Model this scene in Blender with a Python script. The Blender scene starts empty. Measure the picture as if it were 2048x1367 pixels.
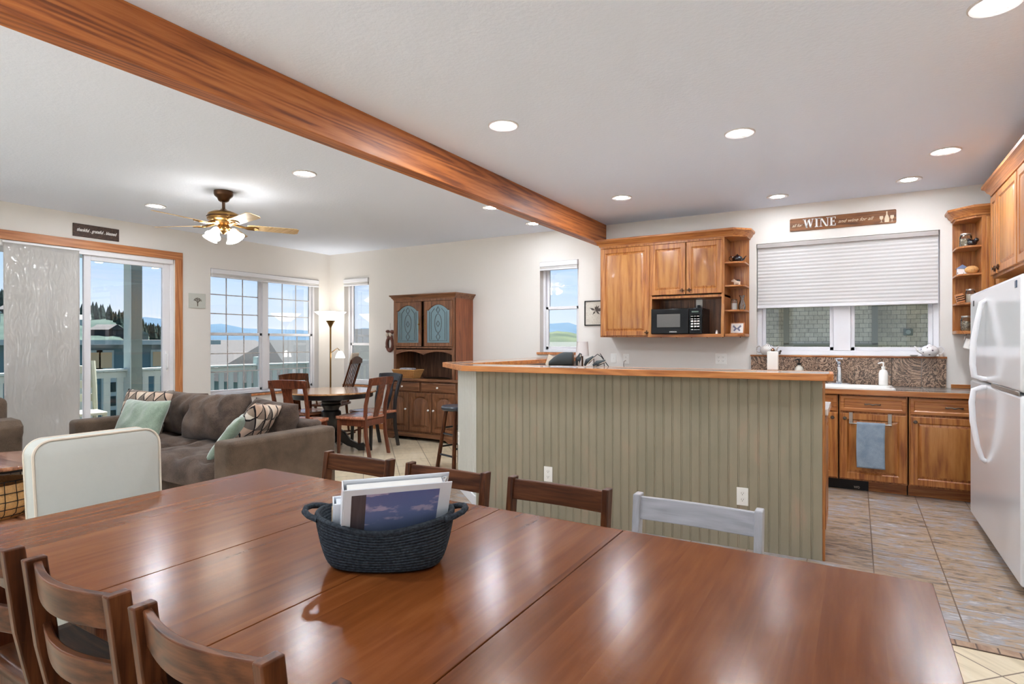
import bpy, bmesh, math, random
from mathutils import Vector, Matrix, Euler
random.seed(7)
C = bpy.context.scene.collection
PI = math.pi
R = math.radians
S = bpy.context.scene

# ---------------------------------------------------------------- camera
cam_data = bpy.data.cameras.new('camera')
cam = bpy.data.objects.new('camera', cam_data)
C.objects.link(cam)
cam_data.sensor_width = 36.0
cam_data.lens = 36.0 * 1163.2 / 2048.0
cam_data.clip_start = 0.05
cam_data.clip_end = 6000
cam.location = (0, 0, 1.33)
cam.rotation_euler = (R(90), 0, R(30.66))
S.camera = cam
S.view_settings.view_transform = 'Standard'
S.view_settings.look = 'None'
S.view_settings.exposure = 1.78
S.view_settings.gamma = 1.0
S.view_settings.use_curve_mapping = False
S.cycles.max_bounces = 10
S.cycles.diffuse_bounces = 6
S.cycles.transparent_max_bounces = 16
S.cycles.sample_clamp_indirect = 6.0
S.cycles.caustics_reflective = False
S.cycles.caustics_refractive = False
LAMP = 172.0         # strength of the recessed lamp lenses
FANL = 9.0
SKY = 0.37

# ---------------------------------------------------------------- sky
def lin(c):
    out = []
    for v in c[:3]:
        v = v / 255.0
        out.append(v / 12.92 if v <= 0.04045 else ((v + 0.055) / 1.055) ** 2.4)
    return (out[0], out[1], out[2], 1.0)

world = bpy.data.worlds.new('sky_world')
S.world = world
world.use_nodes = True
wt = world.node_tree
wt.nodes.clear()
def wn(t, **k):
    n = wt.nodes.new(t)
    for a, b in k.items(): setattr(n, a, b)
    return n
w_out = wn('ShaderNodeOutputWorld'); w_bg = wn('ShaderNodeBackground')
w_tc = wn('ShaderNodeTexCoord'); w_sep = wn('ShaderNodeSeparateXYZ')
w_r = wn('ShaderNodeValToRGB')
wt.links.new(w_tc.outputs['Generated'], w_sep.inputs[0])
wt.links.new(w_sep.outputs['Z'], w_r.inputs[0])
cr = w_r.color_ramp
cr.elements[0].position = 0.0; cr.elements[0].color = lin((222, 232, 244))
cr.elements[1].position = 0.5; cr.elements[1].color = lin((120, 170, 228))
for p, c in ((0.06, (203, 222, 245)), (0.16, (160, 200, 244)),):
    e = cr.elements.new(p); e.color = lin(c)
w_map = wn('ShaderNodeMapping'); w_map.inputs['Scale'].default_value = (3.0, 3.0, 14.0)
w_nz = wn('ShaderNodeTexNoise'); w_nz.inputs['Scale'].default_value = 1.6; w_nz.inputs['Detail'].default_value = 7
wt.links.new(w_tc.outputs['Generated'], w_map.inputs[0]); wt.links.new(w_map.outputs[0], w_nz.inputs['Vector'])
w_cr = wn('ShaderNodeValToRGB'); w_cr.color_ramp.elements[0].position = 0.52; w_cr.color_ramp.elements[1].position = 0.72
wt.links.new(w_nz.outputs[0], w_cr.inputs[0])
w_mx = wn('ShaderNodeMix', data_type='RGBA')
wt.links.new(w_cr.outputs[0], w_mx.inputs[0]); wt.links.new(w_r.outputs[0], w_mx.inputs[6])
w_mx.inputs[7].default_value = lin((240, 242, 247))
wt.links.new(w_mx.outputs[2], w_bg.inputs[0]); w_bg.inputs[1].default_value = SKY
wt.links.new(w_bg.outputs[0], w_out.inputs[0])

# midday sun, high above the house
sd = bpy.data.lights.new('sun', 'SUN'); sd.energy = 10.5; sd.angle = R(10); sd.color = (1, .99, .98)
so = bpy.data.objects.new('sun', sd); C.objects.link(so)
so.rotation_euler = Vector((0.12, -0.2, -1.0)).to_track_quat('-Z', 'Y').to_euler()

# ---------------------------------------------------------------- materials
class NT:
    def __init__(s, name):
        s.m = bpy.data.materials.new(name); s.m.use_nodes = True
        s.t = s.m.node_tree; s.t.nodes.clear()
        s.out = s.n('ShaderNodeOutputMaterial')
    def n(s, t, **k):
        nd = s.t.nodes.new(t)
        for a, b in k.items(): setattr(nd, a, b)
        return nd
    def l(s, a, b): s.t.links.new(a, b)
    def v(s, val):
        nd = s.n('ShaderNodeValue'); nd.outputs[0].default_value = val; return nd.outputs[0]
    def math(s, op, a, b=None, c=None):
        nd = s.n('ShaderNodeMath', operation=op)
        for i, x in enumerate((a, b, c)):
            if x is None: continue
            if isinstance(x, (int, float)): nd.inputs[i].default_value = x
            else: s.l(x, nd.inputs[i])
        return nd.outputs[0]
    def mix(s, f, a, b, blend='MIX'):
        nd = s.n('ShaderNodeMix', data_type='RGBA', blend_type=blend)
        for i, x in ((0, f), (6, a), (7, b)):
            if isinstance(x, (int, float)): nd.inputs[i].default_value = x
            elif isinstance(x, tuple): nd.inputs[i].default_value = x
            else: s.l(x, nd.inputs[i])
        return nd.outputs[2]
    def ramp(s, f, *st):
        nd = s.n('ShaderNodeValToRGB'); e = nd.color_ramp.elements
        e[0].position, e[0].color = st[0][0], st[0][1]
        e[1].position, e[1].color = st[-1][0], st[-1][1]
        for p, c in st[1:-1]:
            q = e.new(p); q.color = c
        s.l(f, nd.inputs[0]); return nd.outputs[0]
    def coord(s, scale=(1, 1, 1), rot=(0, 0, 0), loc=(0, 0, 0), rand=False, kind='Object'):
        tc = s.n('ShaderNodeTexCoord'); mp = s.n('ShaderNodeMapping')
        mp.inputs['Scale'].default_value = scale; mp.inputs['Rotation'].default_value = rot; mp.inputs['Location'].default_value = loc
        src = tc.outputs[kind]
        if rand:
            oi = s.n('ShaderNodeObjectInfo'); va = s.n('ShaderNodeVectorMath', operation='ADD')
            ml = s.math('MULTIPLY', oi.outputs['Random'], 17.3)
            s.l(src, va.inputs[0]); s.l(ml, va.inputs[1]); src = va.outputs[0]
        s.l(src, mp.inputs[0]); return mp.outputs[0]
    def noise(s, vec, scale, detail=4, rough=.5, dist=0.0):
        nd = s.n('ShaderNodeTexNoise'); nd.inputs['Scale'].default_value = scale; nd.inputs['Detail'].default_value = detail
        nd.inputs['Roughness'].default_value = rough; nd.inputs['Distortion'].default_value = dist
        s.l(vec, nd.inputs['Vector']); return nd.outputs[0]
    def pbr(s, col, rough=.5, metal=0, bump=None, bs=.1, bd=.01, spec=.5, coat=0, **k):
        p = s.n('ShaderNodeBsdfPrincipled')
        for i, x in (('Base Color', col), ('Roughness', rough), ('Metallic', metal)):
            if isinstance(x, (int, float, tuple)): p.inputs[i].default_value = x
            else: s.l(x, p.inputs[i])
        p.inputs['Specular IOR Level'].default_value = spec
        p.inputs['Coat Weight'].default_value = coat
        p.inputs['Coat Roughness'].default_value = .12
        for a, b in k.items(): p.inputs[a.replace('_', ' ')].default_value = b
        if bump is not None:
            b = s.n('ShaderNodeBump'); b.inputs['Strength'].default_value = bs; b.inputs['Distance'].default_value = bd
            s.l(bump, b.inputs['Height']); s.l(b.outputs[0], p.inputs['Normal'])
        s.l(p.outputs[0], s.out.inputs[0]); return s.m

def plain(name, rgb, rough=.5, metal=0, var=.0, spec=.5, coat=0, bump=0, bscale=60, **k):
    t = NT(name); c = lin(rgb)
    if var or bump:
        nz = t.noise(t.coord(), bscale, 4)
        col = t.mix(nz, tuple(x * (1 - var) for x in c[:3]) + (1,), tuple(min(1, x * (1 + var)) for x in c[:3]) + (1,))
        return t.pbr(col, rough, metal, bump=nz if bump else None, bs=bump, bd=.004, spec=spec, coat=coat, **k)
    return t.pbr(c, rough, metal, spec=spec, coat=coat, **k)

def wood(name, dark, mid, light, axis='Z', scale=14, stretch=.07, rough=.38, coat=.15, bump=.08, contrast=.22, rand=True, spec=.5, rw=.09, rf=150.0):
    t = NT(name)
    sc = [1, 1, 1]; sc['XYZ'.index(axis)] = stretch
    vec = t.coord(tuple(sc), rand=rand)
    n1 = t.noise(vec, scale * 2.2, 6, .6, .5)
    n2 = t.noise(vec, scale * 9, 3, .6, .2)
    # cathedral rings
    w = t.math('SINE', t.math('MULTIPLY', t.noise(vec, scale * .3, 2, .4, .3), rf))
    w = t.math('MULTIPLY_ADD', w, rw, n1)
    w = t.math('MULTIPLY_ADD', t.math('SUBTRACT', n2, .5), .35, w)
    col = t.ramp(w, (.5 - contrast, lin(dark)), (.5, lin(mid)), (.5 + contrast, lin(light)))
    return t.pbr(col, rough, bump=n2, bs=bump, bd=.002, coat=coat, spec=spec)

M = {}
M['wall'] = plain('wall_paint', (224, 220, 214), .75, var=.015, bump=.05, bscale=120, spec=.25)
t = NT('ceiling_paint'); nz = t.noise(t.coord(), 42, 5, .6); 
M['ceiling'] = t.pbr(lin((229, 237, 251)), .85, bump=nz, bs=.35, bd=.006, spec=.2)
M['white'] = plain('white_paint', (232, 232, 234), .4)
M['vinyl'] = plain('white_vinyl', (226, 226, 230), .35)
M['appliance'] = plain('white_enamel', (226, 228, 230), .16, coat=.3)
M['plate'] = plain('outlet_plastic', (238, 237, 232), .35)
M['black'] = plain('black_plastic', (14, 14, 14), .3, spec=.35)
M['blackgloss'] = plain('black_gloss', (9, 9, 10), .22, spec=.3)
M['darkslot'] = plain('dark_slot', (25, 22, 20), .6)
M['chrome'] = plain('chrome', (215, 218, 222), .12, metal=1)
M['nickel'] = plain('brushed_nickel', (175, 170, 162), .35, metal=1)
M['brass'] = plain('antique_brass', (146, 112, 66), .28, metal=1)
M['bronze'] = plain('dark_bronze', (88, 64, 48), .3, metal=1)
M['pewter'] = plain('pewter', (110, 100, 90), .4, metal=1)
M['ceramic'] = plain('white_ceramic', (236, 234, 230), .15, coat=.4)
M['porcelain'] = plain('sink_porcelain', (238, 236, 230), .12, coat=.4)
M['oak'] = wood('honey_oak', (126, 68, 28), (166, 104, 48), (182, 124, 66), 'Z', 16, .06)
M['oakx'] = wood('honey_oak_horizontal', (128, 70, 30), (166, 102, 48), (182, 122, 66), 'X', 16, .06)
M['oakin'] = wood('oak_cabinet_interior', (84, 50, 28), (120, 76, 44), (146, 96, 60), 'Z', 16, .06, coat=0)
M['oakpanel'] = wood('oak_panel_light', (132, 76, 32), (164, 106, 48), (178, 124, 64), 'Z', 12, .10, contrast=.30, rw=.15, rf=60.0)
M['beam'] = wood('fir_beam', (116, 60, 28), (172, 98, 46), (192, 120, 62), 'Y', 11, .045, rough=.5, coat=.05, contrast=.2)
M['trimwood'] = wood('fir_trim', (156, 92, 50), (188, 122, 74), (206, 144, 96), 'Z', 14, .05, rough=.45)
M['hutch'] = wood('hutch_oak', (84, 50, 32), (122, 80, 52), (150, 104, 72), 'Z', 16, .07, rough=.42, coat=.1, contrast=.3)
M['hutchx'] = wood('hutch_oak_horizontal', (84, 50, 32), (122, 80, 52), (152, 106, 74), 'X', 16, .07, rough=.42, coat=.1, contrast=.3)
M['hutchside'] = wood('hutch_side_orange', (92, 46, 24), (136, 74, 40), (158, 92, 54), 'Z', 16, .05, contrast=.28)
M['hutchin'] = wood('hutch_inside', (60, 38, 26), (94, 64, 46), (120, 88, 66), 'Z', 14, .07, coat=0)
M['chair'] = wood('dark_walnut_chair', (52, 28, 16), (82, 46, 26), (108, 64, 38), 'Z', 18, .06, rough=.32, coat=.0, bump=.04, spec=.22)
M['chairx'] = wood('dark_walnut_rail', (56, 31, 19), (86, 50, 30), (112, 68, 42), 'X', 18, .06, rough=.32, coat=.0, bump=.04, spec=.22)
M['glarewood'] = wood('glare_grey_wood', (150, 150, 154), (174, 175, 180), (190, 191, 196), 'X', 20, .06, rough=.4, contrast=.3)  # pale grey imitates glare on one far dining chair
M['cherry'] = wood('cherry_chair', (70, 34, 20), (102, 52, 32), (126, 70, 46), 'Z', 18, .06, rough=.3, coat=.25)
M['cherryseat'] = wood('cherry_seat', (150, 88, 66), (182, 118, 90), (200, 140, 112), 'X', 12, .08, rough=.25, coat=.4)
M['roundtop'] = wood('round_table_top', (150, 100, 62), (186, 138, 94), (206, 164, 122), 'X', 9, .07, rough=.2, coat=.5)
M['blackpaint'] = plain('black_painted_wood', (28, 27, 30), .3, coat=.3)
M['coffee'] = wood('walnut_table_top', (96, 58, 38), (140, 92, 64), (170, 122, 92), 'X', 10, .08, rough=.25, coat=.3)
M['sideoak'] = wood('oak_bar_edge', (152, 86, 34), (190, 118, 56), (208, 140, 74), 'X', 14, .05)
M['wicker'] = plain('wicker', (198, 150, 92), .6, var=.35, bump=.6, bscale=90)
M['signwood'] = wood('sign_wood', (82, 48, 24), (122, 76, 40), (146, 96, 54), 'X', 20, .06, rough=.6, coat=0)
M['signdark'] = wood('dark_sign_wood', (42, 28, 22), (66, 46, 36), (90, 66, 50), 'Y', 20, .06, rough=.6, coat=0)
M['slip'] = plain('slipcover_cotton', (192, 194, 186), .85, var=.03, bump=.15, bscale=30)
M['slipseam'] = plain('slipcover_piping', (216, 204, 186), .85)
M['lampwhite'] = plain('white_fabric_shade', (214, 206, 202), .7)
M['rug'] = plain('grey_rug', (120, 124, 128), .95, var=.2, bump=.5, bscale=200)
M['iron'] = plain('black_iron', (24, 22, 22), .45, metal=.6)

def fabric(name, a, b, scale=260, big=5, rough=.95, sheen=.12):
    t = NT(name); n1 = t.noise(t.coord(), scale, 3); n2 = t.noise(t.coord(rand=True), big, 4, .6)
    f = t.math('MULTIPLY_ADD', t.math('SUBTRACT', n1, .5), .8, n2)
    return t.pbr(t.ramp(f, (.3, lin(a)), (.72, lin(b))), rough, bump=n1, bs=.5, bd=.002, spec=.2, Sheen_Weight=sheen)
M['sofa'] = fabric('sofa_chenille', (62, 50, 43), (108, 91, 79))
M['sofaarm'] = fabric('sofa_arm_chenille', (74, 61, 50), (108, 91, 76))
M['sage'] = fabric('sage_velvet', (116, 134, 116), (154, 170, 150), 200, 7, .6, .8)
M['coral'] = fabric('striped_shirt', (110, 115, 135), (190, 185, 185), 80, 30)
M['towel'] = fabric('blue_grey_towel', (124, 142, 158), (150, 166, 180), 240, 12)
t = NT('dark_rope'); n1 = t.noise(t.coord((1, 1, 1)), 150, 3)
M['rope'] = t.pbr(t.ramp(n1, (.3, lin((30, 35, 41))), (.7, lin((64, 71, 79)))), .9, bump=n1, bs=.8, bd=.003, spec=.2)

# thin glass
def glass(name, tint=(1, 1, 1, 1), refl=.09, rough=0.0):
    t = NT(name)
    tr = t.n('ShaderNodeBsdfTransparent'); tr.inputs[0].default_value = tint
    gl = t.n('ShaderNodeBsdfGlossy'); gl.inputs['Roughness'].default_value = rough
    fr = t.n('ShaderNodeFresnel'); fr.inputs[0].default_value = 1.35
    mx = t.n('ShaderNodeMixShader')
    t.l(t.math('ADD', fr.outputs[0], refl - .06), mx.inputs[0]); t.l(tr.outputs[0], mx.inputs[1]); t.l(gl.outputs[0], mx.inputs[2])
    t.l(mx.outputs[0], t.out.inputs[0]); return t.m
M['glass'] = glass('window_glass')
M['jarglass'] = glass('jar_glass', (.9, .93, .93, 1), .16)
t = NT('leaded_glass')      # textured blue-grey glass of the hutch doors
tr = t.n('ShaderNodeBsdfTransparent'); tr.inputs[0].default_value = (.55, .68, .72, 1)
gl = t.n('ShaderNodeBsdfGlossy'); gl.inputs['Roughness'].default_value = .3; gl.inputs[0].default_value = (.62, .86, .95, 1)
bp = t.n('ShaderNodeBump'); bp.inputs['Strength'].default_value = .5; bp.inputs['Distance'].default_value = .004
t.l(t.noise(t.coord(), 70, 3), bp.inputs['Height']); t.l(bp.outputs[0], gl.inputs['Normal'])
mx = t.n('ShaderNodeMixShader'); mx.inputs[0].default_value = .42
t.l(tr.outputs[0], mx.inputs[1]); t.l(gl.outputs[0], mx.inputs[2]); t.l(mx.outputs[0], t.out.inputs[0])
M['leaded'] = t.m

def emit(name, rgb, strength):
    t = NT(name); e = t.n('ShaderNodeEmission'); e.inputs[0].default_value = rgb; e.inputs[1].default_value = strength
    t.l(e.outputs[0], t.out.inputs[0]); return t.m
M['lens'] = emit('lamp_lens', (.90, .95, 1.02, 1), LAMP)
M['lensdim'] = emit('dimmed_lamp_lens', (.90, .95, 1.02, 1), LAMP * .3)
M['fanshade'] = emit('lit_glass_shade', (1, .95, .88, 1), FANL)
M['torch'] = emit('lit_torchiere_bowl', (1, .95, .88, 1), 3.0)

# cellular shade: lets daylight through
def translucent(name, rgb, tfac=.5, bump=None):
    t = NT(name); d = t.n('ShaderNodeBsdfDiffuse'); tl = t.n('ShaderNodeBsdfTranslucent'); mx = t.n('ShaderNodeMixShader')
    d.inputs[0].default_value = lin(rgb); tl.inputs[0].default_value = lin(rgb); mx.inputs[0].default_value = tfac
    t.l(d.outputs[0], mx.inputs[1]); t.l(tl.outputs[0], mx.inputs[2]); t.l(mx.outputs[0], t.out.inputs[0]); return t
M['shade'] = translucent('cellular_shade', (232, 230, 228), .35).m
t = translucent('plastic_film', (214, 211, 207), .35)
bp = t.n('ShaderNodeBump'); bp.inputs['Strength'].default_value = 1.0; bp.inputs['Distance'].default_value = .05
v = t.coord((1, 1, .3)); t.l(t.noise(v, 13, 1, .4, 2.2), bp.inputs['Height'])
g = t.n('ShaderNodeBsdfGlossy'); g.inputs['Roughness'].default_value = .08; t.l(bp.outputs[0], g.inputs['Normal'])
m2 = t.n('ShaderNodeMixShader'); m2.inputs[0].default_value = .12
old = t.out.inputs[0].links[0].from_socket
t.l(old, m2.inputs[1]); t.l(g.outputs[0], m2.inputs[2]); t.l(m2.outputs[0], t.out.inputs[0])
M['film'] = t.m

# table top: boards along Y with their own tone, scratches
t = NT('dining_table_top')
tc = t.n('ShaderNodeTexCoord'); sp = t.n('ShaderNodeSeparateXYZ'); t.l(tc.outputs['Object'], sp.inputs[0])
idx = t.math('FLOOR', t.math('MULTIPLY', sp.outputs[0], 1 / .112))
wn_ = t.n('ShaderNodeTexWhiteNoise', noise_dimensions='1D'); t.l(idx, wn_.inputs['W'])
cmb = t.n('ShaderNodeCombineXYZ'); t.l(t.math('ADD', sp.outputs[0], t.math('MULTIPLY', idx, 3.7)), cmb.inputs[0])
t.l(t.math('MULTIPLY', sp.outputs[1], .09), cmb.inputs[1])
n1 = t.noise(cmb.outputs[0], 22, 5, .55, .4)
nb = t.noise(t.coord(), 3.0, 3)
f = t.math('MULTIPLY_ADD', t.math('SUBTRACT', wn_.outputs['Value'], .5), .24, n1)
f = t.math('MULTIPLY_ADD', t.math('SUBTRACT', nb, .5), .3, f)
col = t.ramp(f, (.15, lin((86, 43, 19))), (.5, lin((112, 61, 29))), (.88, lin((134, 80, 42))))
sv = t.coord((1, .12, 1), (0, 0, .7)); s1 = t.noise(sv, 60, 2, .5, 2.5)
rg = t.math('MULTIPLY_ADD', nb, .05, .185)
hs = t.noise(t.coord(), 38, 4, .6)
M['tabletop'] = t.pbr(col, rg, bump=hs, bs=.09, bd=.004, coat=.0, spec=.14, Specular_Tint=(1, .76, .50, 1))
M['tableedge'] = wood('dining_table_wood', (72, 34, 20), (104, 54, 32), (128, 72, 44), 'Z', 18, .06, rough=.3, coat=.25, rand=False)

# floor tiles
def tiles(name, size, rot, loc, mortar, msize, cols, nscale, stretch=(1, 1, 1), rough=.3, bs=.3, tone=.35, smooth=.1, offset=0):
    t = NT(name); v = t.coord((1, 1, 1), rot if isinstance(rot, tuple) else (0, 0, rot), loc)
    b = t.n('ShaderNodeTexBrick'); b.offset = offset; b.squash = 1
    b.inputs['Scale'].default_value = 1; b.inputs['Mortar Size'].default_value = msize; b.inputs['Mortar Smooth'].default_value = smooth
    b.inputs['Brick Width'].default_value = size[0]; b.inputs['Row Height'].default_value = size[1]
    b.inputs['Color1'].default_value = (0, 0, 0, 1); b.inputs['Color2'].default_value = (1, 1, 1, 1)
    t.l(v, b.inputs['Vector'])
    mp = t.n('ShaderNodeMapping'); mp.inputs['Scale'].default_value = stretch; t.l(v, mp.inputs[0])
    n1 = t.noise(mp.outputs[0], nscale, 6, .65, .8)
    bw = t.n('ShaderNodeRGBToBW'); t.l(b.outputs[0], bw.inputs[0])
    f = t.math('MULTIPLY_ADD', t.math('SUBTRACT', bw.outputs[0], .5), tone * .3, n1)
    col = t.ramp(f, *[(p, lin(c)) for p, c in cols])
    col = t.mix(b.outputs['Fac'], col, lin(mortar))
    h = t.math('MULTIPLY_ADD', b.outputs['Fac'], -1.0, t.math('MULTIPLY', n1, .25))
    return t.pbr(col, rough, bump=h, bs=bs, bd=.006, spec=.5)
M['tile'] = tiles('cream_tile', (.352, .352), R(45), (0, 0, 0), (122, 104, 84), .0035,
                  ((.3, (198, 182, 152)), (.5, (220, 204, 174)), (.7, (230, 216, 190))), 5, (.5, 2.5, 1), rough=.28)
M['slate'] = tiles('slate_tile', (.345, .362), 0, (-.085 + .345 * 40, -4.007 + .362 * 60, 0), (112, 92, 74), .0035,
                   ((.27, (90, 86, 86)), (.40, (136, 120, 104)), (.50, (172, 146, 118)), (.57, (146, 144, 148)), (.72, (190, 188, 188))), 7, (1, 3.2, 1), rough=.34, bs=.5)
M['mosaic'] = tiles('border_mosaic', (.075, .06), 0, (0, -.005, 0), (88, 66, 52), .0035,
                    ((.3, (120, 84, 64)), (.5, (176, 146, 118)), (.7, (150, 116, 92))), 6, rough=.4, tone=1.6)

# granite with swirls
def granite(name, cols, scale=3.2, rot=.6, rough=.2):
    t = NT(name); v = t.coord((1, 1, 1), (0, rot, 0), rand=True)
    n0 = t.noise(v, scale, 4, .6, 2.2)
    w = t.math('SINE', t.math('MULTIPLY', n0, 85))
    g = t.noise(v, 120, 4, .7)
    f = t.math('MULTIPLY_ADD', w, .20, t.math('MULTIPLY_ADD', g, .6, .2))
    return t.pbr(t.ramp(f, *[(p, lin(c)) for p, c in cols]), rough, spec=.5)
M['granite'] = granite('swirled_granite', ((.25, (58, 50, 46)), (.48, (120, 98, 82)), (.62, (160, 130, 108)), (.8, (196, 170, 148))))
M['granitegrey'] = granite('grey_granite_tile', ((.25, (70, 66, 64)), (.5, (118, 112, 106)), (.8, (168, 162, 152))), 2)
M['bartop'] = granite('bar_granite', ((.25, (120, 106, 94)), (.5, (158, 140, 124)), (.8, (190, 174, 158))), 2, rough=.12)
t = NT('beadboard_paint'); n1 = t.noise(t.coord((1, 1, .25)), 9, 5, .6); n2 = t.noise(t.coord((14, 14, 1)), 3, 4, .7)
col = t.ramp(n1, (.3, lin((143, 137, 118))), (.6, lin((154, 145, 125))), (.75, lin((168, 146, 126))))
col = t.mix(t.math('MULTIPLY', t.math('GREATER_THAN', n2, .71), .35), col, lin((160, 118, 92)))
M['bead'] = t.pbr(col, .55, bump=n1, bs=.06, spec=.3)
M['beadglare'] = plain('bead_window_glare', (202, 202, 194), .5, var=.04)  # window glare put into the corner panel's colour
M['beadgroove'] = plain('bead_groove_paint', (96, 106, 92), .7)
# triangle cushion pattern
t = NT('triangle_pattern_fabric')
tc = t.n('ShaderNodeTexCoord'); sp = t.n('ShaderNodeSeparateXYZ'); t.l(tc.outputs['Object'], sp.inputs[0])
row = t.math('MULTIPLY', sp.outputs[2], 1 / .10); rf = t.math('FRACT', row); ri = t.math('FLOOR', row)
ux = t.math('ADD', t.math('MULTIPLY', sp.outputs[0], 1 / .11), t.math('MULTIPLY', ri, .5))
pp = t.math('PINGPONG', t.math('MULTIPLY', ux, 2), 1)
d = t.math('SUBTRACT', pp, rf); up = t.math('GREATER_THAN', d, 0)
ln = t.math('LESS_THAN', t.math('ABSOLUTE', d), .10)
rnd = t.n('ShaderNodeTexWhiteNoise', noise_dimensions='2D'); cb = t.n('ShaderNodeCombineXYZ')
t.l(t.math('FLOOR', ux), cb.inputs[0]); t.l(ri, cb.inputs[1]); t.l(cb.outputs[0], rnd.inputs['Vector'])
ca = t.ramp(rnd.outputs['Value'], (.0, lin((206, 196, 178))), (.5, lin((196, 164, 142))), (1, lin((214, 205, 190))))
cb2 = t.ramp(rnd.outputs['Value'], (.0, lin((96, 90, 86))), (.5, lin((150, 132, 116))), (1, lin((120, 112, 106))))
col = t.mix(up, ca, cb2); col = t.mix(ln, col, lin((38, 34, 36)))
M['tri'] = t.pbr(col, .9, spec=.2)
# exterior
M['shingle'] = tiles('cedar_shingle', (.19, .105), (R(-90), 0, 0), (0, 0, 0), (92, 90, 82), .004,
                     ((.2, (160, 152, 136)), (.5, (188, 180, 162)), (.8, (206, 198, 180))), 9, (3, 1, .6), rough=.9, bs=.8, tone=1.1, offset=.43)
def grassy(name, a, b, scale):
    t = NT(name); n1 = t.noise(t.coord(), scale, 8, .65)
    return t.pbr(t.ramp(n1, (.35, lin(a)), (.65, lin(b))), .95, spec=.1)
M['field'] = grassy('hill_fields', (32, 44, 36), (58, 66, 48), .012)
M['hill'] = grassy('far_hill_haze', (40, 58, 72), (50, 68, 82), .01)  # bluish distance haze put into the hill colour
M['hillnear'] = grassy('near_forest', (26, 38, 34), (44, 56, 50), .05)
M['town'] = grassy('town_slope', (28, 42, 38), (50, 62, 56), .09)
M['tree'] = grassy('conifer', (24, 38, 34), (46, 62, 56), .8)
M['roof'] = plain('asphalt_roof', (50, 49, 48), .95, var=.2, bscale=3)
M['roofdark'] = plain('dark_roof', (38, 41, 41), .95, var=.25, bscale=3)
M['roofgreen'] = plain('mossy_roof', (56, 62, 56), .95, var=.1, bscale=2)
M['teal'] = plain('teal_siding', (72, 104, 112), .8, var=.1)
M['tan'] = plain('tan_panel', (186, 160, 126), .8, var=.1)
M['extwhite'] = plain('exterior_white', (150, 163, 160), .6)
M['extpost'] = plain('grey_green_post', (98, 110, 103), .8, var=.1)
M['deck'] = plain('deck_boards', (90, 90, 85), .8, var=.1)
M['extdark'] = plain('exterior_window', (40, 58, 58), .1)
M['ground'] = grassy('ground', (46, 52, 42), (66, 68, 56), .3)
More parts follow.
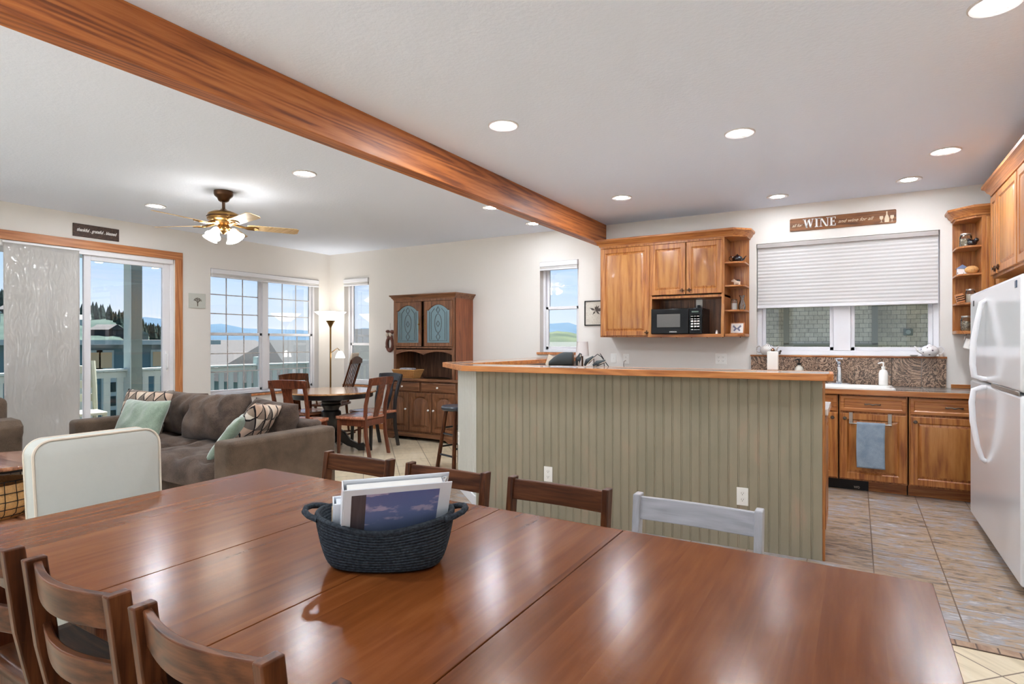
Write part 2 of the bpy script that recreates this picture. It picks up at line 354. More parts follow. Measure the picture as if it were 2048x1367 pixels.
# ---------------------------------------------------------------- mesh helpers
class MB:
    def __init__(s): s.v = []; s.f = []; s.mi = []; s.cur = 0
    def add(s, vs, fs):
        o = len(s.v); s.v += [tuple(p) for p in vs]
        for f in fs: s.f.append([i + o for i in f]); s.mi.append(s.cur)
        return s
    def box(s, x0, x1, y0, y1, z0, z1):
        v = [(x, y, z) for z in (z0, z1) for y in (y0, y1) for x in (x0, x1)]
        return s.add(v, [(0, 2, 3, 1), (4, 5, 7, 6), (0, 1, 5, 4), (2, 6, 7, 3), (0, 4, 6, 2), (1, 3, 7, 5)])
    def hexa(s, b, t):     # 4 bottom points, 4 top points
        return s.add(list(b) + list(t), [(3, 2, 1, 0), (4, 5, 6, 7), (0, 1, 5, 4), (1, 2, 6, 5), (2, 3, 7, 6), (3, 0, 4, 7)])
    def bar(s, p0, p1, w, d, up=(0, 0, 1)):   # rectangular bar, w across, d along up-ish
        p0, p1 = Vector(p0), Vector(p1); a = (p1 - p0).normalized(); u = Vector(up)
        sd = a.cross(u)
        if sd.length < 1e-4: sd = a.cross(Vector((1, 0, 0)))
        sd.normalize(); q = sd.cross(a).normalized()
        c = [sd * (-w / 2) + q * (-d / 2), sd * (w / 2) + q * (-d / 2), sd * (w / 2) + q * (d / 2), sd * (-w / 2) + q * (d / 2)]
        return s.hexa([p0 + k for k in c], [p1 + k for k in c])
    def ring(s, rings, close=False, cap=True, wrap=True):
        n = len(rings[0]); vs = [p for r in rings for p in r]; fs = []
        m = len(rings)
        for i in range(m if close else m - 1):
            j = (i + 1) % m
            for k in range(n if wrap else n - 1):
                l = (k + 1) % n
                fs.append((i * n + k, i * n + l, j * n + l, j * n + k))
        if cap and not close and wrap:
            fs.append(tuple(range(n - 1, -1, -1))); fs.append(tuple((m - 1) * n + k for k in range(n)))
        return s.add(vs, fs)
    def tube(s, pts, r, n=8, close=False):
        pts = [Vector(p) for p in pts]; rings = []; prev = None
        for i, p in enumerate(pts):
            if close: d = pts[(i + 1) % len(pts)] - pts[i - 1]
            else: d = pts[min(i + 1, len(pts) - 1)] - pts[max(i - 1, 0)]
            d.normalize()
            if prev is None:
                prev = d.orthogonal().normalized()
            u = (prev - d * prev.dot(d)).normalized(); prev = u; w = d.cross(u)
            rr = r[i] if isinstance(r, (list, tuple)) else r
            rings.append([p + (u * math.cos(2 * PI * k / n) + w * math.sin(2 * PI * k / n)) * rr for k in range(n)])
        return s.ring(rings, close=close)
    def cyl(s, p0, p1, r, r1=None, n=20): return s.tube([p0, p1], [r, r if r1 is None else r1], n)
    def lathe(s, prof, c=(0, 0, 0), n=28, sx=1, sy=1):
        rings = [[(c[0] + r * sx * math.cos(2 * PI * k / n), c[1] + r * sy * math.sin(2 * PI * k / n), c[2] + z) for k in range(n)] for r, z in prof]
        return s.ring(rings)
    def prism(s, poly, plane, a, b):
        def P(q, h):
            if plane == 'xy': return (q[0], q[1], h)
            if plane == 'xz': return (q[0], h, q[1])
            return (h, q[0], q[1])
        n = len(poly); vs = [P(q, a) for q in poly] + [P(q, b) for q in poly]
        fs = [tuple(range(n - 1, -1, -1)), tuple(range(n, 2 * n))] + [(i, (i + 1) % n, n + (i + 1) % n, n + i) for i in range(n)]
        return s.add(vs, fs)
    def grid(s, fn, nu, nv):
        vs = [fn(i / nu, j / nv) for i in range(nu + 1) for j in range(nv + 1)]
        return s.add(vs, [(i * (nv + 1) + j, (i + 1) * (nv + 1) + j, (i + 1) * (nv + 1) + j + 1, i * (nv + 1) + j + 1) for i in range(nu) for j in range(nv)])
    def sphere(s, c, r, n=14, m=9, sx=1, sy=1, sz=1):
        return s.lathe([(r * math.sin(PI * i / m) + 1e-5, -r * sz * math.cos(PI * i / m)) for i in range(m + 1)], c, n, sx, sy)
    # framed raised panel in the XZ plane, front towards -Y. prof: (inset, depth towards -Y)
    def panel(s, x0, x1, z0, z1, y, prof, arch=0, n=10):
        def outline(ins, a):
            X0, X1, Z0, Z1 = x0 + ins, x1 - ins, z0 + ins, z1 - ins
            pts = [(X0, Z0), (X1, Z0)]
            if arch <= 0: pts += [(X1, Z1), (X0, Z1)] ; return pts
            w = X1 - X0
            for k in range(n + 1):
                u = k / n; h = math.sin(PI * u)
                e = h ** .8 * a
                pts.append((X1 - w * u, Z1 - a + e if a > 0 else Z1))
            return pts
        rings = []
        for it in prof:
            ins, dp = it[0], it[1]; a = it[2] if len(it) > 2 else 0
            rings.append([(px, y - dp, pz) for px, pz in outline(ins, a)])
        nn = len(rings[0]); o = len(rings)
        vs = [p for r in rings for p in r]; fs = []
        for i in range(o - 1):
            for k in range(nn):
                l = (k + 1) % nn; fs.append((i * nn + k, i * nn + l, (i + 1) * nn + l, (i + 1) * nn + k))
        fs.append(tuple((o - 1) * nn + k for k in range(nn)))
        return s.add(vs, fs)
    def xf(s, mat):
        s.v = [tuple(mat @ Vector(p)) for p in s.v]; return s
    def build(s, name, mat, parent=None, bevel=0, seg=2, smooth=40, sub=0, loc=None, rot=None, solid=0):
        me = bpy.data.meshes.new(name); me.from_pydata(s.v, [], s.f); me.update()
        mats = mat if isinstance(mat, (list, tuple)) else [mat]
        for m_ in mats: me.materials.append(M[m_] if isinstance(m_, str) else m_)
        bm = bmesh.new(); bm.from_mesh(me)
        bmesh.ops.remove_doubles(bm, verts=bm.verts, dist=1e-5) if sub or smooth > 90 else None
        bmesh.ops.recalc_face_normals(bm, faces=bm.faces); bm.to_mesh(me); bm.free()
        if len(mats) > 1 and len(s.mi) == len(me.polygons):
            me.polygons.foreach_set('material_index', s.mi)
        if smooth:
            me.polygons.foreach_set('use_smooth', [True] * len(me.polygons)); me.set_sharp_from_angle(angle=R(smooth))
        o = bpy.data.objects.new(name, me); C.objects.link(o)
        if solid:
            md = o.modifiers.new('solid', 'SOLIDIFY'); md.thickness = solid; md.offset = 0
        if bevel:
            md = o.modifiers.new('bevel', 'BEVEL'); md.width = bevel; md.segments = seg; md.limit_method = 'ANGLE'; md.angle_limit = R(40)
            md.harden_normals = False
        if sub:
            md = o.modifiers.new('sub', 'SUBSURF'); md.levels = sub; md.render_levels = sub
        if parent: o.parent = parent
        if loc: o.location = loc
        if rot: o.rotation_euler = rot
        return o

def tag(o, label=None, cat=None, group=None, kind=None):
    if label: o['label'] = label
    if cat: o['category'] = cat
    if group: o['group'] = group
    if kind: o['kind'] = kind
    return o
def thing(name, label, cat, loc=(0, 0, 0), rz=0, group=None):
    o = bpy.data.objects.new(name, None); o.empty_display_size = .1; C.objects.link(o)
    o.location = loc; o.rotation_euler = (0, 0, rz)
    return tag(o, label, cat, group)
def struct(o): o['kind'] = 'structure'; return o
def sroot(name, loc=(0, 0, 0), rz=0):
    o = bpy.data.objects.new(name, None); C.objects.link(o); o.location = loc; o.rotation_euler = (0, 0, rz); o['kind'] = 'structure'; return o
def dup(root, loc, rz, label=None, group=None):
    def cp(o, par):
        c = o.copy(); C.objects.link(c)
        if par: c.parent = par
        for ch in kids.get(o.name, []): cp(ch, c)
        return c
    kids = {}
    for o in list(C.objects):
        if o.parent: kids.setdefault(o.parent.name, []).append(o)
    r = cp(root, None); r.location = loc; r.rotation_euler = (0, 0, rz)
    if label: r['label'] = label
    if group: r['group'] = group
    return r
def text(name, body, size, mat, parent, loc, rot, extrude=.001, shear=0, spacing=1.0, width=None, align='CENTER', bold=0):
    cu = bpy.data.curves.new(name, 'FONT'); cu.body = body; cu.size = size; cu.extrude = extrude; cu.shear = shear
    cu.space_character = spacing; cu.align_x = align; cu.align_y = 'CENTER'; cu.offset = bold
    o = bpy.data.objects.new(name, cu); C.objects.link(o)
    bpy.context.view_layer.update()
    dg = bpy.context.evaluated_depsgraph_get()
    me = bpy.data.meshes.new_from_object(o.evaluated_get(dg))
    bpy.data.objects.remove(o)
    me.materials.clear(); me.materials.append(M[mat])
    o = bpy.data.objects.new(name, me); C.objects.link(o)
    if width and me.vertices:
        xs = [v.co.x for v in me.vertices]; k = width / (max(xs) - min(xs))
        for v in me.vertices: v.co.x *= k
    o.parent = parent; o.location = loc; o.rotation_euler = rot
    return o
def cushion(sx, sy, sz, nu=18, nv=14, p=3.2, wr=.0, seed=0, pinch=.06, tuft=None):
    """pillow lying in the XZ plane (width sx, height sz), thickness sy"""
    rnd = random.Random(seed); ph = [rnd.uniform(0, 6.28) for _ in range(8)]
    b = MB()
    for side in (-1, 1):
        def fn(i, j, side=side):
            u, v = 2 * i - 1, 2 * j - 1
            t = max(0, (1 - abs(u) ** p)) ** .5 * max(0, (1 - abs(v) ** p)) ** .5
            k = 1 - pinch * (1 - abs(u)) * abs(v) ** 3 ; k2 = 1 - pinch * (1 - abs(v)) * abs(u) ** 3
            w = wr * (math.sin(11 * u + 2.2 * math.sin(3.1 * v + ph[0]) + ph[1]) * (.55 + .45 * v) + .6 * math.sin(23 * u - 7 * v + 1.5 * math.sin(5 * v + ph[3])) * max(0, v) + .35 * math.sin(6 * v + 4 * u + ph[2])) * t
            return (u * sx / 2 * k2, side * (t * sy / 2 + w), v * sz / 2 * k)
        b.grid(fn, nu, nv)
    return b
# ================================================================ the room
XL, YB, XR, YF, ZC = -7.36, 6.62, 1.55, -3.2, 2.74
WT = .15
b = MB().box(XL - .2, XR + .2, YF - .2, YB + .2, -.12, 0); struct(b.build('floor', 'tile', smooth=0))
b = MB().prism([(-3.35, 4.55), (-3.0, 3.30), (-2.7, 3.243), (XR, 3.243), (XR, YB), (-3.35, YB)], 'xy', 0, .003)
struct(b.build('floor_kitchen', 'slate', smooth=0))
b = MB().box(-2.7, XR, 3.183, 3.243, 0, .004); struct(b.build('trim_tile_border', 'mosaic', smooth=0))
b = MB().box(XL - .2, XR + .2, YF - .2, YB + .2, ZC, ZC + .15); struct(b.build('ceiling', 'ceiling', smooth=0))

def wall(name, u0, u1, holes, fn):
    """holes: (a0,a1,z0,z1) sorted by a0; fn maps (u0,u1,z0,z1) to a box"""
    b = MB(); c = u0
    for a0, a1, z0, z1 in holes:
        fn(b, c, a0, 0, ZC)
        if z0 > 0: fn(b, a0, a1, 0, z0)
        fn(b, a0, a1, z1, ZC); c = a1
    fn(b, c, u1, 0, ZC)
    struct(b.build(name, 'wall', smooth=0))
wall('wall_left', YF, YB + WT, [(1.60, 4.12, 0, 2.36), (4.588, 6.39, .60, 2.31)], lambda b, a, c, z0, z1: b.box(XL - WT, XL, a, c, z0, z1))
wall('wall_back', XL, XR + WT, [(-7.04, -6.5, .66, 2.33), (-3.506, -2.966, 1.20, 2.355), (-.914, .66, 1.20, 2.365)], lambda b, a, c, z0, z1: b.box(a, c, YB, YB + WT, z0, z1))
wall('wall_right', YF, YB, [], lambda b, a, c, z0, z1: b.box(XR, XR + WT, a, c, z0, z1))
wall('wall_front', XL, XR, [(-7.1, -4.5, .10, 2.5), (-4.3, -1.7, .10, 2.5), (-1.5, 1.1, .10, 2.5)], lambda b, a, c, z0, z1: b.box(a, c, YF - WT, YF, z0, z1))

# fir ceiling beam
b = MB().box(-2.715, -2.60, YF, YB, 2.495, ZC); o = b.build('ceiling_beam', 'beam', bevel=.004); struct(o)

# ---------------------------------------------------------------- windows
wcount = [0]
def window(loc, rz, w, h, units=1, cols=0, rows=0, ratio=.5, mull=.09, hung=True, fr=.035, sash=.038):
    """double-hung window; local x along the wall, front towards -Y"""
    wcount[0] += 1
    r = sroot('window_%d' % wcount[0], loc, rz)
    f = MB(); f.box(0, w, 0, .07, 0, fr); f.box(0, w, 0, .07, h - fr, h); f.box(0, fr, 0, .07, fr, h - fr); f.box(w - fr, w, 0, .07, fr, h - fr)
    uw = (w - 2 * fr - (units - 1) * mull) / units
    for k in range(units - 1):
        x = fr + (k + 1) * uw + k * mull; f.box(x, x + mull, -.005, .07, fr, h - fr)
    f.build('window_frame', 'vinyl', r, bevel=.004)
    for k in range(units):
        x0 = fr + k * (uw + mull); x1 = x0 + uw
        if hung: parts = [(fr, h * ratio + .02, .012), (h * ratio - .02, h - fr, .042)]
        else: parts = [(fr, h - fr, .03)]
        for z0, z1, y in parts:
            s = MB(); s.box(x0, x1, y, y + .028, z0, z0 + sash); s.box(x0, x1, y, y + .028, z1 - sash, z1)
            s.box(x0, x0 + sash, y, y + .028, z0, z1); s.box(x1 - sash, x1, y, y + .028, z0, z1)
            so_ = s.build('sash', 'vinyl', r, bevel=.003)
            MB().box(x0 + sash, x1 - sash, y + .012, y + .016, z0 + sash, z1 - sash).build('pane', 'glass', so_, smooth=0)
            if cols:
                m_ = MB(); iw = (x1 - x0 - 2 * sash); ih = (z1 - z0 - 2 * sash)
                for c_ in range(1, cols): xx = x0 + sash + iw * c_ / cols; m_.box(xx - .007, xx + .007, y + .006, y + .011, z0 + sash, z1 - sash)
                for c_ in range(1, rows): zz = z0 + sash + ih * c_ / rows; m_.box(x0 + sash, x1 - sash, y + .005, y + .0105, zz - .007, zz + .007)
                m_.build('muntins', 'nickelgrey', so_, smooth=0)
    return r
M['nickelgrey'] = plain('grille_grey', (186, 182, 180), .5)
L90 = PI / 2
w1 = window((XL - .10, 4.588, .60), L90, 1.802, 1.71, 2, 3, 3, .49)
b = MB(); b.box(-.02, 1.822, -.125, .0, -.03, 0); b.build('window_sill', 'trimwood', w1, bevel=.004)
w2 = window((-7.04, YB + .09, .66), 0, .54, 1.67, 1, ratio=.38)
b = MB(); b.box(-.02, .56, -.11, 0, -.025, 0); b.build('window_sill', 'trimwood', w2, bevel=.004)
w3 = window((-3.506, YB + .09, 1.20), 0, .54, 1.155, 1, ratio=.49)
b = MB(); b.box(-.04, .58, -.115, 0, -.03, 0); b.build('window_sill', 'trimwood', w3, bevel=.004)
w4 = window((-.914, YB + .08, 1.20), 0, 1.574, 1.165, 2, hung=False, mull=.15, fr=.045, sash=.035)
for xx in (-4.5, -1.7, 1.1): window((xx, YF - .1, .10), PI, 2.6, 2.4, 2, hung=False)  # unseen windows behind the camera, enlarged to let in more daylight

# white drywall returns of the kitchen window (painted edge seen round the recess)
# ---------------------------------------------------------------- shades
def shade_head(loc, rz, w, label, h=.06, d=.055):
    t_ = thing('window_shade', label, 'shade', loc, rz, 'rolled-up window shades')
    MB().box(0, w, -d, 0, 0, h).build('head_rail', 'vinyl', t_, bevel=.006)
    MB().box(.004, w - .004, -d + .008, -.008, -.03, 0).build('stacked_fabric', 'shade', t_, bevel=.004)
    MB().box(.002, w - .002, -d + .004, -.004, -.048, -.03).build('bottom_rail', 'vinyl', t_, bevel=.004)
shade_head((XL - .035, 4.594, 2.245), L90, 1.79, 'raised white cellular shade across the top of the wide double gridded window')
shade_head((-7.034, YB + .03, 2.265), 0, .528, 'raised white cellular shade atop the narrow window beside the floor lamp')
shade_head((-3.50, YB + .03, 2.29), 0, .528, 'raised white cellular shade atop the small window over the bar counter')
t_ = thing('window_shade', 'half-lowered white cellular shade covering the top of the kitchen sink window', 'shade', (-.906, YB + .045, 0))
MB().box(0, 1.556, -.055, 0, 2.315, 2.36).build('head_rail', plain('shade_rail_grey', (170, 164, 160), .5), t_, bevel=.004)
b = MB(); n = 34; z0, z1 = 1.715, 2.315; prof = []
for i in range(n + 1):
    z = z0 + (z1 - z0) * i / n; prof.append((-.034 if i % 2 else -.029, z))
for i in range(n, -1, -1): prof.append((-.006, z0 + (z1 - z0) * i / n))
b.prism(prof, 'yz', .003, 1.553); b.build('pleated_fabric', 'shade', t_, smooth=0)
MB().box(.0, 1.556, -.045, 0, 1.685, 1.715).build('bottom_rail', 'vinyl', t_, bevel=.005)

# ---------------------------------------------------------------- sliding door
d1 = sroot('door_1', (XL, 1.60, 0), L90)           # local x 0..2.52 along +Y, front -Y = room
W_, H_ = 2.52, 2.36
f = MB(); f.box(0, .04, .03, .14, 0, H_); f.box(W_ - .04, W_, .03, .14, 0, H_); f.box(.04, W_ - .04, .03, .14, H_ - .045, H_); f.box(.04, W_ - .04, .03, .14, 0, .04)
f.build('door_frame', 'vinyl', d1, bevel=.004)
for x0, x1, y, nm in ((.04, 1.36, .085, 'fixed_panel'), (1.555 - .02, 2.48, .035, 'sliding_panel')):
    s = MB(); s.box(x0, x0 + .07, y, y + .04, .04, H_ - .045); s.box(x1 - .09, x1, y, y + .04, .04, H_ - .045)
    s.box(x0 + .07, x1 - .09, y, y + .04, H_ - .115, H_ - .045); s.box(x0 + .07, x1 - .09, y, y + .04, .04, .16)
    p_ = s.build(nm, 'vinyl', d1, bevel=.004)
    MB().box(x0 + .07, x1 - .09, y + .018, y + .022, .16, H_ - .115).build('pane', 'glass', p_, smooth=0)
    if nm == 'sliding_panel':
        h = MB(); h.tube([(x1 - .045, y, 1.19), (x1 - .05, y - .035, 1.17), (x1 - .056, y - .045, 1.09), (x1 - .05, y - .035, 1.01), (x1 - .045, y, .99)], .009, 8)
        h.box(x1 - .06, x1 - .03, y - .004, y, .96, 1.22); h.build('door_handle', 'white', p_)
s = MB(); s.box(1.47, 1.52, .085, .125, .04, H_ - .045); p_ = s.build('meeting_stile', 'vinyl', d1, bevel=.004)
MB().box(1.36, 1.47, .103, .107, .04, H_ - .045).build('pane', 'glass', d1, smooth=0)
# fir casing
b = MB(); b.box(-.09, 0, -.02, 0, 0, 2.455); b.box(W_, W_ + .09, -.02, 0, 0, 2.455)
b.build('door_casing', 'trimwood', d1, bevel=.003)
b = MB(); b.box(-.09, W_ + .09, -.021, 0, 2.36, 2.455); b.build('door_casing', wood('fir_trim_head', (156, 92, 50), (186, 120, 72), (204, 142, 94), 'X', 14, .05, rough=.45), d1, bevel=.003)
MB().box(.02, W_ - .02, .0, .03, 2.30, 2.36).build('curtain_track', 'white', d1, bevel=.004)

t_ = thing('plastic_curtain', 'creased milky plastic sheet hanging over the left half of the patio door', 'curtain', (XL + .0, 2.41, 0), L90)
def fn(i, j):
    x = .66 * i; z = .03 + 2.31 * j
    y = .004 * math.sin(9 * x + 1.5 * z) + .004 * math.sin(23 * x - 2 * z) * (1 - j * .4)
    return (x + .012 * (1 - j), -.012 + y, z)
b = MB(); b.grid(fn, 40, 40); b.build('sheet', 'film', t_, smooth=180, solid=.002)
MB().box(-.01, .67, -.022, -.002, 2.33, 2.352).build('hanging_rail', 'white', t_, bevel=.003)

# baseboards
struct(MB().box(XL, -5.75, YB - .014, YB, 0, .085).build('baseboard_back', 'trimwood', bevel=.003))
struct(MB().box(-4.38, -3.35, YB - .014, YB, 0, .085).build('baseboard_back_right', 'trimwood', bevel=.003))
struct(MB().box(XL, XL + .014, 4.22, YB - .014, 0, .085).build('baseboard_left', 'trimwood', bevel=.003))

# ---------------------------------------------------------------- recessed lamps
def can(x, y, label, lens='lens'):
    t_ = thing('recessed_light', label, 'light', (x, y, ZC), 0, 'recessed ceiling lights')
    MB().lathe([(.098, 0), (.098, -.004), (.092, -.008), (.06, -.004), (.058, .0)], n=36).build('trim_ring', 'vinyl2', t_)
    MB().lathe([(.0001, -.002), (.058, -.002), (.0575, -.005), (.0001, -.005)], n=28).build('lens', lens, t_)
M['vinyl2'] = plain('lamp_trim', (206, 200, 196), .5)
for x, y, l in ((-1.98, 3.23, 'round recessed ceiling light just right of the wooden beam, nearest to it'),
                (-.68, 4.16, 'recessed ceiling light above the middle of the green bar'),
                (.563, 5.325, 'recessed ceiling light nearest the overhead cabinets above the fridge'),
                (.39, 6.10, 'small recessed ceiling light above the wine sign right end'),
                (-.66, 6.16, 'small recessed ceiling light above the left end of the wine sign'),
                (-1.975, 5.43, 'recessed ceiling light above the honey oak microwave cabinet'),
                (-3.975, 3.30, 'recessed ceiling light left of the beam, near the ceiling fan'),
                (-3.29, 5.13, 'recessed ceiling light half hidden by the lower edge of the beam'),
                (-3.31, 6.08, 'recessed ceiling light peeping below the beam above the small window'),
                (.50, 3.12, 'large recessed ceiling light cut off at the top right corner'),
                (-6.25, 3.30, 'recessed ceiling light behind the fan blade, closest to the patio door')):
    can(x, y, l, 'lensdim' if y > 6 else 'lens')
for x, y in ((-2.0, .2), (-.6, -.9), (-5.0, -.6), (.6, -1.8), (-3.9, .6), (-6.3, .4)):  # assumed lamps behind the camera, added for more room light
    can(x, y, 'added recessed ceiling light, assumed in the unseen room behind the viewer')
# ---------------------------------------------------------------- exterior
g = MB(); g.box(-2500, 2500, -2500, 2500, -8.2, -8); struct(g.build('ground', 'ground', smooth=0))
struct(MB().box(-9.95, XL - WT, -3, 8.4, -.14, -.05).build('deck_floor', 'deck', smooth=0))
struct(MB().box(-9.95, 4, -12, YF - WT, -.14, -.05).build('bounce_patio', plain('bounce_white', (240, 238, 234), .8), smooth=0))  # unseen pale patio, added to bounce sun onto the ceiling
# railing with wide pickets
r = thing('deck_railing', 'pale green painted picket railing along the outer edge of the deck', 'railing', (-9.8, 0, -.05))
r['kind'] = 'structure'; del r['category']
MB().box(-.07, .07, -2.9, 8.3, .93, .965).build('top_rail', 'extwhite', r, bevel=.005)
MB().box(-.02, .02, -2.9, 8.3, .83, .92).build('upper_board', 'extwhite', r)
MB().box(-.02, .02, -2.9, 8.3, .08, .17).build('lower_board', 'extwhite', r)
y = -2.8
pk = MB()
while y < 8.2:
    pk.box(-.012, .012, y, y + .09, .05, .93); y += .185
pk.build('pickets', 'extwhite', r)
for y in (1.6, 4.0, 5.9, 7.05, 8.2): MB().box(-.06, .06, y - .055, y + .055, 0, 1.1 if y == 7.05 else .93).build('newel', 'extwhite', r)
o = sroot('porch_post', (-9.75, 4.82, -.05)); MB().box(-.085, .085, -.085, .085, 0, 2.62).build('post', ['extpost'], o, bevel=.006)
MB().box(-.10, .10, -.10, -.086, 0, 2.62).build('lit_post_face', 'extwhite', o, bevel=.003)  # pale slab paints the post's lit side; the rest keeps its shaded tone
struct(MB().box(-9.85, -9.65, -3, 8.4, 2.57, 2.75).build('porch_header', 'extwhite', bevel=.005))
# deck chair
t_ = thing('deck_chair', 'cream ladder-back wooden chair standing on the deck behind the glass door', 'chair', (-8.75, 3.62, -.05), R(-100))
b = MB()
for sx in (-.25, .25):
    MB().bar((sx, .2, 0), (sx, .27, .5), .05, .05).build('leg', 'cream', t_) if False else None
M['cream'] = plain('cream_paint', (142, 144, 128), .6)
for sx in (-.26, .26):
    MB().tube([(sx, -.22, 0), (sx, -.2, .45), (sx, -.24, .8), (sx, -.32, 1.12)], .03, 6).build('back_post', 'cream', t_)
    MB().tube([(sx, .22, 0), (sx, .22, .45)], .028, 6).build('leg', 'cream', t_)
for z in (.62, .80, 1.0):
    MB().box(-.25, .25, -.28 - (z - .6) * .12, -.255 - (z - .6) * .12, z - .045, z + .06).build('back_slat', 'cream', t_, bevel=.006)
MB().box(-.28, .28, -.22, .27, .43, .47).build('seat', 'cream', t_, bevel=.01)
# teal neighbour house seen through the patio door
t_ = thing('neighbour_house', 'teal sided house with white trimmed tan windows beyond the deck railing', 'house', (-30, 15, -8))
MB().box(-7, 0, -6, 3.6, 0, 9.2).build('siding', 'teal', t_)
MB().box(-7.4, .45, -6.4, 4.0, 9.2, 9.42).build('eave', 'extwhite', t_)
for y in (-1.9, .9 - 2.35 + .02, .95, 3.0 - .1, -4.5):
    w_ = MB().box(0, .06, y - .36, y + .36, 8.05, 8.95).build('window', 'extwhite', t_)
    MB().box(.05, .08, y - .27, y + .27, 8.13, 8.85).build('pane', 'tan', w_)
MB().box(0, .1, -6, 3.6, 7.82, 7.98).build('trim_band', 'extwhite', t_)
for y in (-3.2, -.6, 2.1):
    w_ = MB().box(.0, .08, y - 1.0, y + .9, 5.4, 7.7).build('garage_door', 'extwhite', t_)
    p_ = MB()
    for i in range(3):
        for j in range(3): p_.box(.08, .1, y - .8 + i * .6, y - .4 + i * .6, 5.7 + j * .65, 6.15 + j * .65)
    p_.build('pane', 'extdark', w_)
# grey gabled roofs through the gridded window
def gable(name, label, x0, x1, y0, y1, zb, ze, zr, mr, mw, axis='x', hip=0):
    t_ = thing(name, label, 'house', ((x0 + x1) / 2, (y0 + y1) / 2, zb))
    X0, X1, Y0, Y1 = x0 - (x0 + x1) / 2, x1 - (x0 + x1) / 2, y0 - (y0 + y1) / 2, y1 - (y0 + y1) / 2
    ze -= zb; zr -= zb
    MB().box(X0, X1, Y0, Y1, 0, ze).build('wall', mw, t_)
    o = .5
    if axis == 'x':
        v = [(X0 - o, Y0 - o, ze - .1), (X1 + o, Y0 - o, ze - .1), (X1 + o, Y1 + o, ze - .1), (X0 - o, Y1 + o, ze - .1), (X0 - o + hip, 0, zr), (X1 + o - hip, 0, zr)]
        fs = [(0, 1, 5, 4), (2, 3, 4, 5), (3, 0, 4), (1, 2, 5), (3, 2, 1, 0)]
    else:
        v = [(X0 - o, Y0 - o, ze - .1), (X1 + o, Y0 - o, ze - .1), (X1 + o, Y1 + o, ze - .1), (X0 - o, Y1 + o, ze - .1), (0, Y0 - o + hip, zr), (0, Y1 + o - hip, zr)]
        fs = [(3, 0, 4, 5), (1, 2, 5, 4), (0, 1, 4), (2, 3, 5), (3, 2, 1, 0)]
    MB().add(v, fs).build('roof', mr, t_, smooth=0)
    return t_
gable('shingled_house', 'grey roofed house filling the lower left panes of the gridded window', -54, -38.5, 21, 35, -8, -1.6, 1.5, 'roof', 'extwhite', 'y', 2.5)
gable('shingled_house', 'dark hip-roofed house behind the lower right panes of the gridded window', -34, -26, 21.3, 27.5, -8, -.9, 1.45, 'roofdark', 'extwhite', 'y', 1.5)
gable('shingled_house', 'dark gabled roof rising behind the lower pane of the narrow corner window', -18.5, -10.2, 15.5, 21, -8, -1.6, 1.9, 'roofdark', 'extwhite', 'x')
gable('shingled_house', 'mossy pale gable roof at the foot of the small window over the bar', -17.2, -12.0, 27, 36, -8, -.2, 1.33, 'roofgreen', 'extwhite', 'y')
# white skylight strips
# cedar shingled wall across from the kitchen window
s_ = thing('shingled_neighbour_wall', 'weathered grey cedar shingled house wall outside the kitchen window', 'house', (-1.2, 16.4, -8))
MB().box(-4.2, 9, 0, 6, 0, 10.65).build('wall', 'shingle', s_, smooth=0)
b = MB(); b.box(-.32, 1.58, -.55, 0, 9.3, 10.65).build('bay', 'shingle', s_, smooth=0)
b = MB(); b.box(-.36, -.24, -.6, -.54, 9.27, 10.65); b.box(1.50, 1.62, -.6, -.54, 9.27, 10.65); b.box(-.36, 1.62, -.6, -.54, 9.22, 9.3)
b.build('bay_trim', plain('cedar_trim', (120, 118, 106), .9), s_)
MB().box(-4.7, 9.5, -1.9, 6.5, 10.65, 10.8).build('eave', 'roof', s_)  # overhang above the view, added to shade the shingled wall
MB().box(-.2, 1.45, -.03, 0, 8.2, 9.2).build('dark_window', 'extdark', s_)
MB().box(2.14, 2.32, -.06, 0, 9.48, 9.64).build('junction_box', 'extpost', s_, bevel=.01)
MB().cyl((2.23, -.06, 9.56), (2.23, -.1, 9.56), .05).build('round_cover', 'extwhite', s_)

# hills: ridges as terrain strips
def ridge(name, az0, az1, dist, prof, depth, base, mat, n=90, seed=1):
    rnd = random.Random(seed); ph = [rnd.uniform(0, 6) for _ in range(6)]
    def top(u):
        for k in range(len(prof) - 1):
            if prof[k][0] <= u <= prof[k + 1][0]:
                q = (u - prof[k][0]) / (prof[k + 1][0] - prof[k][0]); q = q * q * (3 - 2 * q)
                return prof[k][1] * (1 - q) + prof[k + 1][1] * q
        return prof[-1][1]
    def fn(i, j):
        a = az0 + (az1 - az0) * i
        d = dist - depth * (1 - j) if j <= .999 else dist
        a_ = R(a); h = top(a)
        hh = base + (h - base) * math.sin(j * PI / 2) ** 1.3
        hh += (math.sin(a * 2.1 + ph[0]) + .6 * math.sin(a * 5.3 + ph[1] + 3 * j) + .4 * math.sin(a * 11 + ph[2])) * dist * .0012 * j
        return (-math.sin(a_) * d, math.cos(a_) * d, hh)
    b = MB(); b.grid(fn, n, 14)
    def back(i, j):
        a = az0 + (az1 - az0) * i; p = fn(i, 1.0); k = 1 + .25 * j
        return (p[0] * k, p[1] * k, p[2] * (1 - j) + base * j)
    b.grid(back, n, 3)
    return struct(b.build(name, mat, smooth=180)), top
